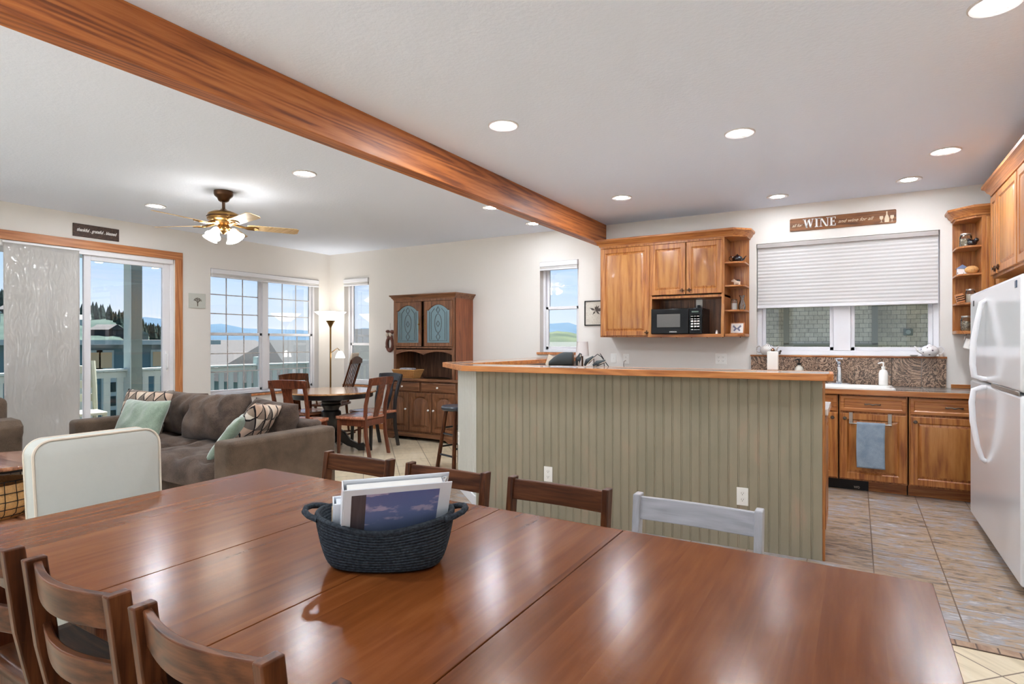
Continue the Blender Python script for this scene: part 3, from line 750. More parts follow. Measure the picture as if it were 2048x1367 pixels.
# az = degrees from +Y towards -X.  elevation slope * distance
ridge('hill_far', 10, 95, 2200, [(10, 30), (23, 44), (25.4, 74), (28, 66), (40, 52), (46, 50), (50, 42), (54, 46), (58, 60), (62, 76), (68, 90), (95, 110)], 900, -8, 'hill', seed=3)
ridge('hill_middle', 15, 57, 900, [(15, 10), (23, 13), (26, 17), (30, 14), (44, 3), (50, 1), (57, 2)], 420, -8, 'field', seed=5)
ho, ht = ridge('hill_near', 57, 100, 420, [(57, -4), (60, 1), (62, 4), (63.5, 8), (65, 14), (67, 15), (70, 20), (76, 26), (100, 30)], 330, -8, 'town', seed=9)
# conifers on the near slope, houses scattered on it
def conifers(name, az0, az1, d0, d1, n, hfun, hmin, hmax, seed, label):
    rnd = random.Random(seed); b = MB()
    for _ in range(n):
        a = R(rnd.uniform(az0, az1)); d = rnd.uniform(d0, d1); h = rnd.uniform(hmin, hmax)
        x, y = -math.sin(a) * d, math.cos(a) * d; z = hfun(math.degrees(a), d)
        w = h * .22; pts = []
        b.lathe([(w, 0), (w * .75, h * .25), (w * .8, h * .28), (w * .5, h * .55), (w * .52, h * .57), (.05, h)], (x, y, z), 6)
    return tag(b.build(name, 'tree', smooth=0), label, 'trees', kind='stuff')
def hz(a, d):
    j = min(1, max(0, 1 - (420 - d) / 330)); return -8 + (ht(a) + 8) * math.sin(j * PI / 2) ** 1.3 - 1
conifers('conifer_forest', 61.5, 76, 285, 419, 420, hz, 4, 9, 4, 'dark conifer forest covering the slope beyond the patio door')
conifers('conifer_belt', 43.5, 48, 300, 380, 80, lambda a, d: -8, 8, 15, 8, 'belt of dark conifers seen through the narrow corner window')
conifers('valley_trees', 25.6, 36, 120, 180, 90, lambda a, d: -8, 4, 8, 12, 'dark green trees in the valley behind the small window')
rnd = random.Random(31)
for k in range(7):
    a = 63.6 + 1.9 * k; d = (255, 225, 265, 240)[k % 4]; z = hz(a, d); ar = R(a)
    o = MB().box(-5, 5, -4, 4, 0, 4).add([(-5.5, -4.5, 4), (5.5, -4.5, 4), (5.5, 4.5, 4), (-5.5, 4.5, 4), (-5.5, 0, 6.5), (5.5, 0, 6.5)], [(0, 1, 5, 4), (2, 3, 4, 5), (3, 0, 4), (1, 2, 5), (3, 2, 1, 0)]).build('distant_house', ('extpost', 'roof', 'extwhite')[k % 3], smooth=0)
    o.scale = (.7, .7, .7); o.location = (-math.sin(ar) * d, math.cos(ar) * d, z); o.rotation_euler = (0, 0, rnd.uniform(0, 3))
    tag(o, 'tiny pale house among the conifers on the distant slope beyond the patio door', 'house', 'distant houses on the slope')
# ================================================================ kitchen
RP = ((0, 0), (.0, .016), (.004, .020), (.052, .020), (.058, .013), (.062, .011), (.082, .019), (.086, .020))      # raised panel
def door(name, x0, x1, z0, z1, y, parent, frame='oak', field='oakpanel', knob=None, prof=RP, arch=0, n=12):
    k = MB(); k.panel(x0, x1, z0, z1, y, prof if not arch else [(p[0], p[1], (arch if p[0] > .05 else 0)) for p in prof], arch, n)
    o = k.build(name, [frame, field], parent, smooth=30)
    me = o.data; lim = .075
    for p in me.polygons:
        c = p.center
        if x0 + lim < c.x < x1 - lim and z0 + lim < c.z < z1 - lim: p.material_index = 1
    if knob:
        kx, kz, kind = knob
        h = MB()
        if kind == 'knob':
            h.lathe([(.006, 0), (.006, .012), (.013, .016), (.016, .024), (.011, .030), (.0001, .031)], n=14)
            h.xf(Matrix.Translation((kx, y - .019, kz)) @ Matrix.Rotation(PI / 2, 4, 'X')); h.build('knob', 'pewter', o)
        elif kind == 'pull':
            h.tube([(kx - .055, y - .02, kz), (kx - .05, y - .035, kz - .002), (kx - .025, y - .042, kz + .004), (kx, y - .044, kz - .004), (kx + .025, y - .042, kz + .004), (kx + .05, y - .035, kz - .002), (kx + .055, y - .02, kz)], [.008, .006, .005, .007, .005, .006, .008], 7)
            h.build('handle', 'pewter', o)
        elif kind == 'latch':
            h.box(kx - .028, kx + .02, y - .034, y - .019, kz - .006, kz + .006); h.cyl((kx - .005, y - .02, kz), (kx - .005, y - .042, kz), .010)
            h.box(kx - .009, kx + .0, y - .032, y - .019, kz - .022, kz + .022); h.build('handle', 'bronze', o)
        elif kind == 'glassknob':
            h.lathe([(.007, 0), (.006, .01), (.014, .018), (.012, .028), (.0001, .031)], n=12); h.xf(Matrix.Translation((kx, y - .019, kz)) @ Matrix.Rotation(PI / 2, 4, 'X'))
            h.build('knob', 'ceramic', o)
    return o

CR = [(0, 0), (-.012, .0), (-.014, .014), (-.03, .03), (-.038, .05), (-.056, .062), (-.058, .08), (0, .08)]      # crown profile (out, up)
def crown(b, pts, z, prof=CR, k=1.0):
    """sweep the crown profile along plan points (open path); outward = right-hand side of travel"""
    rings = []
    n = len(pts)
    for i, p in enumerate(pts):
        p = Vector(p)
        d0 = (p - Vector(pts[i - 1])).normalized() if i else None
        d1 = (Vector(pts[i + 1]) - p).normalized() if i < n - 1 else None
        if d0 is None: d0 = d1
        if d1 is None: d1 = d0
        n0 = Vector((d0.y, -d0.x)); n1 = Vector((d1.y, -d1.x)); m = (n0 + n1).normalized(); m /= max(.3, m.dot(n0))
        rings.append([(p.x + m.x * -q[0] * k, p.y + m.y * -q[0] * k, z + q[1] * k) for q in prof])
    return b.ring(rings)

# ---- microwave wall cabinet
yb = YB; yf = 6.285
t_ = thing('wall_cabinet', 'honey oak wall cabinet with a microwave niche and open corner shelves under the beam end', 'cabinet', (-1.86, yf, 1.385))
X0, X1 = -2.54 + 1.86, -1.175 + 1.86     # local x
zt = 2.425 - 1.385; D = yb - yf
b = MB()
xm = -1.955 + 1.86; zn = 1.835 - 1.385
b.box(X0, X0 + .018, 0, D, 0, zt); b.box(xm - .012, xm + .012, 0, D, 0, zt); b.box(X1 - .018, X1, 0, D, 0, zt)
b.box(X0, X1, 0, D, zt - .018, zt); b.box(X0, xm, .0, D, 0, .018); b.box(xm, X1, -.0, D, 0, .018); b.box(xm, X1, .0, D, zn - .035, zn - .008)
# face frame
b.box(X0, X0 + .035, -.004, .015, 0, zt); b.box(xm - .02, xm + .02, -.004, .015, 0, zt); b.box(X1 - .03, X1, -.004, .015, 0, zt)
b.box(X0, X1, -.005, .014, zt - .03, zt)
b.build('carcass', 'oak', t_, bevel=.002)
MB().box(xm - .02, X1, -.03, .02, -.004, .03).build('niche_rail', 'oakx', t_, bevel=.003)
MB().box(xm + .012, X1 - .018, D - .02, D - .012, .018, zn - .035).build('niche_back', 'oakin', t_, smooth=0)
# curved brackets at the niche sides
for xa, sg in ((xm - .012, 1), (X1 - .03, 1)):
    pr = [(.0, .0), (-.03, 0.0), (-.032, .10), (-.026, .18), (-.012, .26), (-.004, .34), (.0, .36)]
    MB().prism(pr, 'yz', xa, xa + .03).build('side_bracket', 'oakpanel', t_, bevel=.002)
door('door', X0 + .012, xm - .008, .014, zt - .035, 0, t_, knob=(xm - .03, .05, 'latch'))
xq = (xm + X1) / 2 - .0
door('door', xm + .008, xq - .004, zn + .004, zt - .035, 0, t_, knob=(xq - .035, zn + .045, 'latch'))
door('door', xq + .004, X1 - .02, zn + .004, zt - .035, 0, t_, knob=(xq + .04, zn + .045, 'latch'))
# crown with the chamfered corner over the shelves
xs = -.985 + 1.86
b = MB(); crown(b, [(X0, D), (X0, -.0), (xs - .12, -.0), (xs, .12), (xs, D)], zt - .01); b.build('crown_moulding', 'oakx', t_)
b = MB(); b.prism([(X0, D), (X0, 0), (xs - .12, 0), (xs, .12), (xs, D)], 'xy', zt - .012, zt + .0); b.build('top_board', 'oakx', t_)
# shelves
MB().box(X1, xs, D - .012, D, 0, zt).build('shelf_back', 'oak', t_, smooth=0)
def shelf_poly(xa, xb, d, r=.09, n=6):
    return [(xa, d), (xa, .01), (xb - r, .01)] + [(xb - r + r * math.sin(PI / 2 * k / n), .01 + r - r * math.cos(PI / 2 * k / n)) for k in range(1, n + 1)] + [(xb, d)]
for z in (2.14 - 1.385, 1.90 - 1.385, 1.645 - 1.385, .0):
    MB().prism(shelf_poly(X1, xs, D, .10), 'xy', z, z + (.017 if z else .03)).build('shelf', 'oakx', t_, bevel=.002)
# hooks under the cabinet
hk = MB()
for x in (-1.85, -1.68, -1.52, -1.36, -1.20, -1.03): hk.cyl((x + 1.86, .05, 0), (x + 1.86, .05, -.012), .004, n=6)
hk.build('cup_hooks', 'bronze', t_)

# ---- microwave
t_ = thing('microwave', 'black countertop microwave with a grey window and white keypad in the oak niche', 'microwave', (-1.66, 6.25, 1.4035))
wq, hq, dq = .545, .285, .33
b = MB(); b.box(-.27, .275, .0, dq, .012, hq); b.build('body', 'black', t_, bevel=.008)
for x in (-.24, .24):
    for y in (.04, .28): MB().cyl((x, y, 0), (x, y, .014), .014).build('foot', 'black', t_)
d_ = MB().box(-.27, .135, -.022, -.001, .012, hq).build('door', 'blackgloss', t_, bevel=.008)
MB().box(-.205, .045, -.0235, -.021, .085, .225).build('window', plain('microwave_window', (88, 86, 82), .35), d_, bevel=.001)
text('brand_mark', 'EMERSON', .018, 'plate', d_, (-.03, -.0228, .035), (PI / 2, 0, 0), .0004, width=.075)
c_ = MB().box(.137, .273, -.020, -.001, .012, hq).build('control_panel', 'blackgloss', t_, bevel=.005)
MB().box(.165, .235, -.0212, -.0195, .238, .252).build('display', plain('dim_display', (90, 110, 100), .4), c_)
kb = MB(); kb.box(.154, .248, -.0200, -.0190, .048, .215)
for i in range(6):
    for j in range(3): kb.box(.158 + j * .032, .158 + j * .032 + .022, -.0212, -.0195, .055 + i * .028, .055 + i * .028 + (.014 if i in (1, 2, 3) else .005))
kb.build('keypad', 'plate', c_)
# wall socket and plug inside the niche
t_ = thing('power_outlet', 'white outlet with a black plug above the microwave', 'outlet', (-1.50, YB - .0205, 1.745), 0, 'power outlets')
MB().box(-.035, .035, -.006, 0, -.055, .055).build('cover_plate', 'plate', t_, bevel=.002)
MB().box(-.014, .014, -.035, -.006, -.04, -.008).build('plug', 'black', t_, bevel=.004)

# ---- things on the corner shelves
def jar(loc, label, r=.035, h=.10, fill='coffee', lid='bronze', name='glass_jar', sx=1):
    t_ = thing(name, label, 'jar', loc)
    MB().lathe([(.0001, 0), (r * .92, 0), (r, .008), (r, h * .78), (r * .8, h * .88), (r * .8, h * .92)], n=18).build('glass', 'jarglass', t_)
    MB().lathe([(.0001, .004), (r * .86, .004), (r * .9, h * .1), (r * .88, h * .62), (.0001, h * .64)], n=14).build('contents', fill, t_)
    MB().lathe([(.0001, h), (r * .86, h), (r * .88, h * .985), (r * .88, h * .9), (.0001, h * .9)], n=18).build('lid', lid, t_)
    return t_
def teapot(loc, rz, s, mat, label, name='teapot', handle='side'):
    t_ = thing(name, label, 'teapot', loc, rz)
    MB().lathe([(.0001, 0), (.30 * s, 0), (.33 * s, .02 * s), (.50 * s, .2 * s), (.56 * s, .40 * s), (.50 * s, .62 * s), (.32 * s, .76 * s), (.22 * s, .79 * s), (.0001, .80 * s)], n=24).build('body', mat, t_)
    MB().tube([(.45 * s, 0, .28 * s), (.70 * s, 0, .42 * s), (.80 * s, 0, .62 * s), (.93 * s, 0, .74 * s)], [.12 * s, .09 * s, .055 * s, .045 * s], 10).build('spout', mat, t_)
    if handle == 'side': MB().tube([(-.46 * s, 0, .62 * s), (-.66 * s, 0, .72 * s), (-.84 * s, 0, .60 * s), (-.86 * s, 0, .38 * s), (-.70 * s, 0, .2 * s), (-.5 * s, 0, .2 * s)], .045 * s, 8).build('handle', mat, t_)
    MB().lathe([(.0001, .78 * s), (.20 * s, .78 * s), (.14 * s, .86 * s), (.05 * s, .90 * s), (.07 * s, .96 * s), (.0001, 1.0 * s)], n=16).build('lid', mat, t_)
    return t_
M['blackglaze'] = plain('black_glaze', (14, 13, 22), .08, coat=.6)
tp = teapot((-1.075, 6.44, 2.158), R(20), .095, 'blackglaze', 'small black glazed teapot on the top open shelf by the sink window')
# cow figurine
M['cowmix'] = plain('cow_white', (214, 196, 176), .4, var=.0)
t_ = thing('animal_figurine', 'small cream and black cow figurine on the second open shelf left of the sink window', 'figurine', (-1.075, 6.42, 1.918))
b = MB(); b.sphere((0, 0, .035), .028, sx=1.2, sy=.8, sz=.85); b.sphere((-.03, -.012, .052), .016, sz=1.1); b.tube([(-.042, -.016, .05), (-.052, -.02, .045)], [.01, .008])
for x, y in ((-.022, -.012), (.022, -.012), (-.022, .012), (.022, .012)): b.cyl((x, y, 0), (x, y, .03), .008, n=8)
b.build('body', 'cowmix', t_); MB().sphere((.012, -.004, .050), .022, sx=1.0, sy=.75, sz=.6).build('black_patch', 'blackglaze', t_)
jar((-1.105, 6.42, 1.663), 'square glass jar with a pale ribbon on the third shelf above the butterfly picture', .034, .115, 'ceramic', 'jarglass')
t_ = thing('glass_vase', 'slender clear glass vase beside the jar on the third open shelf', 'vase', (-1.035, 6.47, 1.663))
MB().lathe([(.0001, 0), (.03, 0), (.036, .03), (.034, .06), (.016, .11), (.018, .13), (.030, .155), (.028, .155), (.015, .13), (.013, .11), (.030, .06), (.030, .01), (.0001, .008)], n=20).build('glass', 'jarglass', t_)
M['smoke'] = plain('grey_glass', (96, 104, 98), .15, coat=.4)
t_ = thing('picture_frame', 'small wooden framed butterfly picture on the lowest open shelf', 'picture', (-1.075, 6.40, 1.4165), R(-8))
b = MB(); b.box(-.072, .072, 0, .012, 0, .118)
b.build('frame', 'trimwood', t_, bevel=.003, rot=(R(-10), 0, 0))
MB().box(-.062, .062, -.002, .001, .009, .108).build('mat_board', 'ceramic', t_, rot=(R(-10), 0, 0))
b = MB()
for sg in (-1, 1):
    b.prism([(0, .055), (sg * .034, .092), (sg * .044, .075), (sg * .022, .055), (sg * .036, .035), (sg * .026, .024), (0, .05)], 'xz', -.0035, -.002)
b.build('butterfly', plain('butterfly_ink', (120, 124, 150), .8), t_, rot=(R(-10), 0, 0))
t_ = thing('salt_shaker', 'tiny white shaker at the right end of the microwave niche', 'shaker', (-1.255, 6.30, 1.4035))
MB().lathe([(.0001, 0), (.014, 0), (.015, .01), (.009, .045), (.0001, .052)], n=14).build('body', 'ceramic', t_)

# ---- base cabinets under the sink window
CT = .91; yd = 5.99
for i, (xa, xb, xk, lab) in enumerate(((-1.3, -.145, 'r', 'honey oak base cabinet half hidden behind the green bar end, left of the towel'),
                                 (-.135, .372, 'l', 'honey oak sink base cabinet with a towel bar on its door'),
                                 (.382, 1.0, 'l', 'honey oak base cabinet next to the white refrigerator'))):
    t_ = thing('base_cabinet', lab, 'cabinet', ((xa + xb) / 2, yd, 0), 0, 'kitchen base cabinets')
    h = (xb - xa) / 2
    b = MB(); b.box(-h, h, .02, YB - yd - .002, .105, .865); b.box(-h, h, .0, .022, .105, .865)
    b.build('carcass', 'oak', t_, bevel=.001)
    MB().box(-h, h, .09, .11, .0045, .105).build('toe_kick', 'oakx', t_, smooth=0)
    lo = -h + .008; hi = h - .008
    if i == 0: lo = hi - .42
    DP = ((0, 0), (0, .016), (.004, .020), (.026, .020), (.034, .014))
    door('drawer', lo, hi, .715, .855, 0, t_, 'oakx', 'oakx', knob=((lo + hi) / 2, .785, 'pull'), prof=DP)
    door('door', lo, hi, .118, .698, 0, t_, knob=((lo + .035) if xk == 'l' else (hi - .035), .655, 'knob'))
# floor register in the toe kick
t_ = thing('floor_vent', 'black vent grille in the toe kick below the towel cabinet', 'vent', (-.08, yd + .088, .005))
b = MB(); b.box(-.24, .17, -.012, 0, 0, .098)
b.build('frame', 'black', t_, bevel=.002)
text('maker_plate', 'WFD', .03, 'nickel', t_, (.08, -.0126, .022), (PI / 2, 0, 0), .0004, width=.045)
# countertop
b = MB(); b.box(-1.9, 1.53, 5.96, YB - .001, .868, CT)
t_ = tag(b.build('countertop', 'granitegrey', bevel=.002), 'grey granite tile worktop with an oak front edge below the sink window', 'worktop')
MB().box(-1.9, 1.53, 5.94, 5.96, .866, CT + .001).build('front_edge', 'oakx', t_, bevel=.003)
MB().box(.74, 1.5, YB - .02, YB - .001, CT, CT + .035).build('back_edge', 'oakx', t_, bevel=.003)
gr = MB()
for x in (.0, .29, .52): gr.box(x - .0015, x + .0015, 5.97, YB - .03, CT, CT + .0006)
gr.box(-1.9, 1.5, 6.25, 6.253, CT, CT + .0006); gr.build('grout_lines', 'ceramic', t_, smooth=0)
# backsplash with wooden ledge
t_ = thing('backsplash', 'swirled brown granite backsplash with a thin oak ledge behind the sink', 'backsplash', (-.13, YB, CT))
for k, (xa, xb) in enumerate(((-.965, -.66), (-.66, -.335), (-.335, -.02), (-.02, .285), (.287, .518), (.520, .706))):
    MB().box(xa + .13, xb + .13 - .002, -.024, -.001, .0015, .268).build('granite_tile', 'granite', t_, bevel=.001)
MB().box(-.97 + .13, .71 + .13, -.03, -.001, .268, .285).build('ledge', 'oakx', t_, bevel=.003)
# sink
t_ = thing('sink', 'white drop-in kitchen sink with a raised rim', 'sink', (.02, 6.2, CT))
b = MB()
def rr(x0, x1, y0, y1, r, z, n=5):
    pts = []
    for cx_, cy_, a0 in ((x1 - r, y1 - r, 0), (x0 + r, y1 - r, 90), (x0 + r, y0 + r, 180), (x1 - r, y0 + r, 270)):
        for k in range(n + 1):
            a = R(a0 + 90 * k / n); pts.append((cx_ + r * math.cos(a), cy_ + r * math.sin(a), z))
    return pts
b.ring([rr(-.46, .27, -.215, .245, .03, .0005), rr(-.46, .27, -.215, .245, .03, .014), rr(-.452, .262, -.207, .237, .03, .020), rr(-.425, .235, -.185, .12, .05, .019), rr(-.41, .22, -.17, .105, .06, -.0), rr(-.39, .20, -.15, .09, .06, .004)], cap=True)
b.build('basin', 'porcelain', t_, smooth=50)
# faucet
t_ = thing('faucet', 'chrome kitchen faucet with a curved spout behind the sink', 'faucet', (-.145, 6.42, CT + .02))
MB().lathe([(.0001, 0), (.10, 0), (.098, .008), (.03, .012), (.024, .03), (.022, .10), (.0001, .10)], n=20, sx=1, sy=.35).build('base', 'chrome', t_)
MB().tube([(0, 0, .02), (0, 0, .13), (0, -.02, .175), (0, -.08, .20), (0, -.14, .185), (0, -.155, .16)], [.02, .02, .022, .018, .015, .014], 12).build('spout', 'chrome', t_)
MB().tube([(0, 0, .15), (-.005, .01, .20), (-.03, .02, .235), (.03, .02, .24)], [.02, .018, .01, .008], 8).build('lever', 'chrome', t_)
# soap bottles
def pump(loc, s, body, top, label, flat=1):
    t_ = thing('soap_dispenser', label, 'soap bottle', loc)
    MB().lathe([(.0001, 0), (.036 * s, 0), (.038 * s, .006), (.038 * s, .11 * s), (.03 * s, .135 * s), (.015 * s, .145 * s), (.015 * s, .155 * s), (.0001, .155 * s)], n=20, sy=flat).build('bottle', body, t_)
    MB().lathe([(.0001, .155 * s), (.017 * s, .155 * s), (.017 * s, .172 * s), (.006 * s, .175 * s), (.006 * s, .20 * s), (.0001, .20 * s)], n=14).build('collar', top, t_)
    MB().tube([(.004, 0, .20 * s), (-.012 * s, 0, .208 * s), (-.042 * s, 0, .198 * s)], [.010 * s, .008 * s, .005 * s], 8).build('nozzle', top, t_)
pump((.212, 6.40, CT + .021), 1.0, 'ceramic', 'ceramic', 'tall white pump bottle standing at the right end of the sink')
M['frost'] = plain('frosted_glass', (196, 192, 180), .3)
pump((-.50, 6.52, CT + .021), 1.08, 'frost', 'black', 'frosted soap bottle with a black pump left of the faucet')
# white paper-towel-like box on the bar
t_ = thing('candle_holder', 'tall plain white square holder standing on the bar in front of the left teapot', 'holder', (-.49, 4.30, 1.1415), R(2.4))
MB().box(-.034, .034, -.034, .034, 0, .125).build('body', 'ceramic', t_, bevel=.004)
MB().lathe([(.0001, .125), (.012, .125), (.014, .135), (.004, .148), (.0001, .149)], n=10).build('finial', 'bronze', t_)

# teapots on the window ledge
M['teapotstripe'] = plain('patterned_ceramic', (214, 206, 202), .2, var=.0)
t = NT('striped_glaze'); v = t.coord(); sp = t.n('ShaderNodeSeparateXYZ'); t.l(v, sp.inputs[0])
sv = t.math('SINE', t.math('MULTIPLY', t.math('ADD', sp.outputs[0], t.math('MULTIPLY', sp.outputs[2], .9)), 420))
M['stripeglaze'] = t.pbr(t.mix(t.math('GREATER_THAN', sv, .72), lin((226, 220, 214)), lin((92, 84, 88))), .2, coat=.4)
t = NT('speckled_glaze'); vo = t.n('ShaderNodeTexVoronoi'); vo.inputs['Scale'].default_value = 26; t.l(t.coord(), vo.inputs['Vector'])
M['dotglaze'] = t.pbr(t.mix(t.math('LESS_THAN', vo.outputs['Distance'], .20), lin((232, 230, 230)), lin((104, 96, 104))), .15, coat=.5)
teapot((-.80, 6.555, 1.1955), R(-12), .128, 'stripeglaze', 'white teapot with dark stripes on the left end of the sink ledge')
teapot((.575, 6.555, 1.1955), R(190), .128, 'dotglaze', 'white teapot with small dark dots on the right end of the sink ledge')
t_ = thing('bird_figurine', 'small dark bird figurine beside the striped teapot', 'figurine', (-.70, 6.57, 1.196))
MB().sphere((0, 0, .022), .018, sx=1.5, sy=.9, sz=1).build('body', 'pewter', t_); MB().sphere((.024, 0, .04), .011).build('head', 'pewter', t_)
t_ = thing('trinket_dish', 'tiny pale dish between the window frame and the dotted teapot', 'dish', (.46, 6.58, 1.196))
MB().lathe([(.0001, 0), (.02, 0), (.034, .012), (.036, .014), (.02, .004), (.0001, .004)], n=18).build('body', 'frost', t_)
# towel bar + towel
t_ = thing('towel_bar', 'brushed steel over-the-door towel bar on the sink cabinet', 'towel bar', (.10, yd - .02, .698))
for x in (-.145, .145):
    b = MB(); b.box(x - .014, x + .014, -.006, -.001, -.09, .006); b.box(x - .014, x + .014, -.006, .014, .004, .008); b.box(x - .014, x + .014, -.045, -.006, -.085, -.08)
    b.build('hook', 'nickel', t_, bevel=.001)
MB().cyl((-.155, -.045, -.082), (.155, -.045, -.082), .006).build('bar', 'nickel', t_)
t_ = thing('dish_towel', 'blue-grey folded dish towel hanging on the steel bar', 'towel', (.105, yd - .065, .62))
pr = []
def fn(i, j):
    x = -.105 + .21 * i; s_ = j
    if s_ < .46: z = -.385 + s_ / .46 * .385; y = -.010
    elif s_ < .54: a = (s_ - .46) / .08 * PI; z = .008 * math.sin(a); y = -.010 * math.cos(a)
    else: z = -(s_ - .54) / .46 * .365; y = .010
    return (x + .004 * math.sin(8 * z), y + .0015 * math.sin(30 * x) * min(1, -z * 8 if z < 0 else 0), z)
MB().grid(fn, 14, 60).build('cloth', 'towel', t_, smooth=180, solid=.005)

# ---- outlets on walls
def outlet(loc, rz, label, gang=1, kind='duplex'):
    t_ = thing('power_outlet' if kind == 'duplex' else 'light_switch', label, 'outlet' if kind == 'duplex' else 'switch', loc, rz)
    w = .035 + .023 * (gang - 1)
    MB().box(-w, w, -.006, 0, -.057, .057).build('cover_plate', 'plate', t_, bevel=.002)
    for g in range(gang):
        x = (g - (gang - 1) / 2) * .046
        if kind == 'duplex':
            for z in (-.02, .02):
                o = MB().lathe([(.0001, 0), (.0165, 0), (.0165, .002), (.0001, .002)], n=16).xf(Matrix.Translation((x, -.006, z)) @ Matrix.Rotation(PI / 2, 4, 'X')).build('socket', 'plate', t_)
                MB().box(x - .007, x - .005, -.0085, -.0075, z - .001, z + .007).box(x + .005, x + .007, -.0085, -.0075, z - .001, z + .007).cyl((x, -.0075, z - .007), (x, -.0086, z - .007), .0025, n=8).build('slots', 'darkslot', o, smooth=0)
        else:
            MB().box(x - .006, x + .006, -.016, -.006, -.012, .012).build('toggle', 'plate', t_, bevel=.002)
    return t_
outlet((-2.508, YB, 1.135), 0, 'white light switch on the wall below the large oak cabinet door', kind='switch')
t_ = outlet((-2.352, YB, 1.13), 0, 'white outlet with a cord plugged in, right of the light switch')
MB().tube([(0, -.02, -.02), (-.012, -.04, -.03), (-.02, -.035, -.07), (.0, -.02, -.17), (.002, -.01, -.21)], .004, 6).build('cord', 'pewter', t_)
outlet((-1.274, YB, 1.145), 0, 'double-width white outlet on the wall below the open shelves', 2)

# ---- peninsula / bar
P0 = Vector((-2.64, 3.885)); P1 = Vector((-.18, 3.992)); PC = Vector((-3.165, 4.36)); PW = Vector((-3.165, 6.615))
t_ = thing('breakfast_bar', 'grey-green beadboard bar with a thick oak-edged top, separating dining area and kitchen', 'bar counter', (P0.x, P0.y, 0))
def L(v): return (v[0] - P0.x, v[1] - P0.y)
def bead(name, a, c, z0, z1, pitch, mat, edge=.0):
    a, c = Vector(a), Vector(c); d = (c - a); ln = d.length; d.normalize(); nrm = Vector((d.y, -d.x))
    pts = []; n = max(1, round(ln / pitch)); p = ln / n
    for k in range(n):
        s0 = k * p
        for s_, dep in ((0, .0035), (.003, 0), (.0065, 0), (.009, .0022), (.0115, 0), (p - .003, 0)):
            q = a + d * (s0 + s_) - nrm * dep; pts.append(L(q))
    pts.append(L(c)); q = c - nrm * .05; pts.append(L(q)); pts.append(L(a - nrm * .05))
    pts = [(x, y) for x, y in pts]
    b = MB(); b.prism(pts, 'xy', z0, z1); return b.build(name, mat, t_, smooth=0)
bead('front_panel', P0, P1, .003, 1.098, .0605, 'bead')
bead('corner_panel', PC, P0, .003, 1.098, .0605, 'beadglare' if 'beadglare' in M else 'bead')
bead('side_panel', PW, PC, .003, 1.098, .0605, 'bead')
# knee wall end (oak) and inner face
dv = (P1 - P0).normalized(); nv = Vector((-dv.y, dv.x))
q = [P1 + nv * .0, P1 + nv * .13, P0 + nv * .13 + dv * .05, P0 + nv * .05]
MB().prism([L(p) for p in (P0 + nv * .051, P1 + nv * .051, P1 + nv * .13, P0 + nv * .13)], 'xy', .003, 1.098).build('inner_wall', 'wall', t_, smooth=0)
MB().prism([L(p) for p in (P1 + dv * .001 , P1 + dv * .016, P1 + dv * .016 + nv * .135, P1 + dv * .001 + nv * .135)], 'xy', .003, 1.098).build('end_trim', 'oak', t_, bevel=.002)
MB().box(.0 - .53 + .055, -.53 + .13, .475 + .05, 2.73, .003, 1.098).build('inner_wall', 'wall', t_, smooth=0)
# seams on the front panel
# baseboard at the chamfer
dd = (P0 - PC).normalized(); nn_ = Vector((dd.y, -dd.x))
MB().prism([L(p) for p in (PC, P0, P0 + nn_ * .014, PC + nn_ * .014)], 'xy', .003, .09).build('base_strip', 'white', t_, bevel=.003)
# top: granite field with oak edge
zt0, zt1 = 1.098, 1.141
Fo = [(-3.40, YB - .006), (-3.40, 4.36), (-2.735, 3.765), (-.155, 3.895), (-.115, 3.945), (-.125, 4.30), (-2.98, 4.18), (-2.98, YB - .006)]
Fo = [(-3.32, YB - .006), (-3.32, 4.33), (-2.715, 3.79), (-.15, 3.905), (-.118, 3.94), (-.132, 4.27), (-2.96, 4.15), (-2.96, YB - .006)]
def inset(poly, d):
    out = []; n = len(poly)
    for i in range(n):
        p = Vector(poly[i]); a = (p - Vector(poly[i - 1])).normalized(); c = (Vector(poly[(i + 1) % n]) - p).normalized()
        n0 = Vector((-a.y, a.x)); n1 = Vector((-c.y, c.x)); m = (n0 + n1).normalized(); m /= max(.3, m.dot(n0))
        out.append(tuple(p + m * d))
    return out
ar = sum(Fo[i][0] * Fo[(i + 1) % len(Fo)][1] - Fo[(i + 1) % len(Fo)][0] * Fo[i][1] for i in range(len(Fo)))
Fi = inset(Fo, .022 if ar > 0 else -.022)
b = MB()
n = len(Fo)
for i in range(n):
    j = (i + 1) % n
    a, c, d, e = L(Fo[i]), L(Fo[j]), L(Fi[j]), L(Fi[i])
    b.hexa([(a[0], a[1], zt0), (c[0], c[1], zt0), (d[0], d[1], zt0), (e[0], e[1], zt0)], [(a[0], a[1], zt1), (c[0], c[1], zt1), (d[0], d[1], zt1), (e[0], e[1], zt1)])
b.build('top_edge', 'sideoak', t_, bevel=.003)
MB().prism([L(p) for p in Fi], 'xy', zt0 + .002, zt1 - .0008).build('bar_top', 'bartop', t_, smooth=0)
# outlets on the bar front
aw = math.atan2(dv.y, dv.x)
for s_, z, l in ((.64, .335, 'white outlet low on the green bar panel, the one farther from the kitchen opening'), (2.01, .338, 'white outlet low on the green bar panel behind the pale grey chair')):
    p = P0 + dv * s_; outlet((p.x, p.y, z), aw, l)
pm = PC.lerp(P0, .08); outlet((pm.x + nn_.x * .0, pm.y + nn_.y * .0, .45), math.atan2(dd.y, dd.x), 'thin white outlet on the pale corner panel of the bar beside the stool')
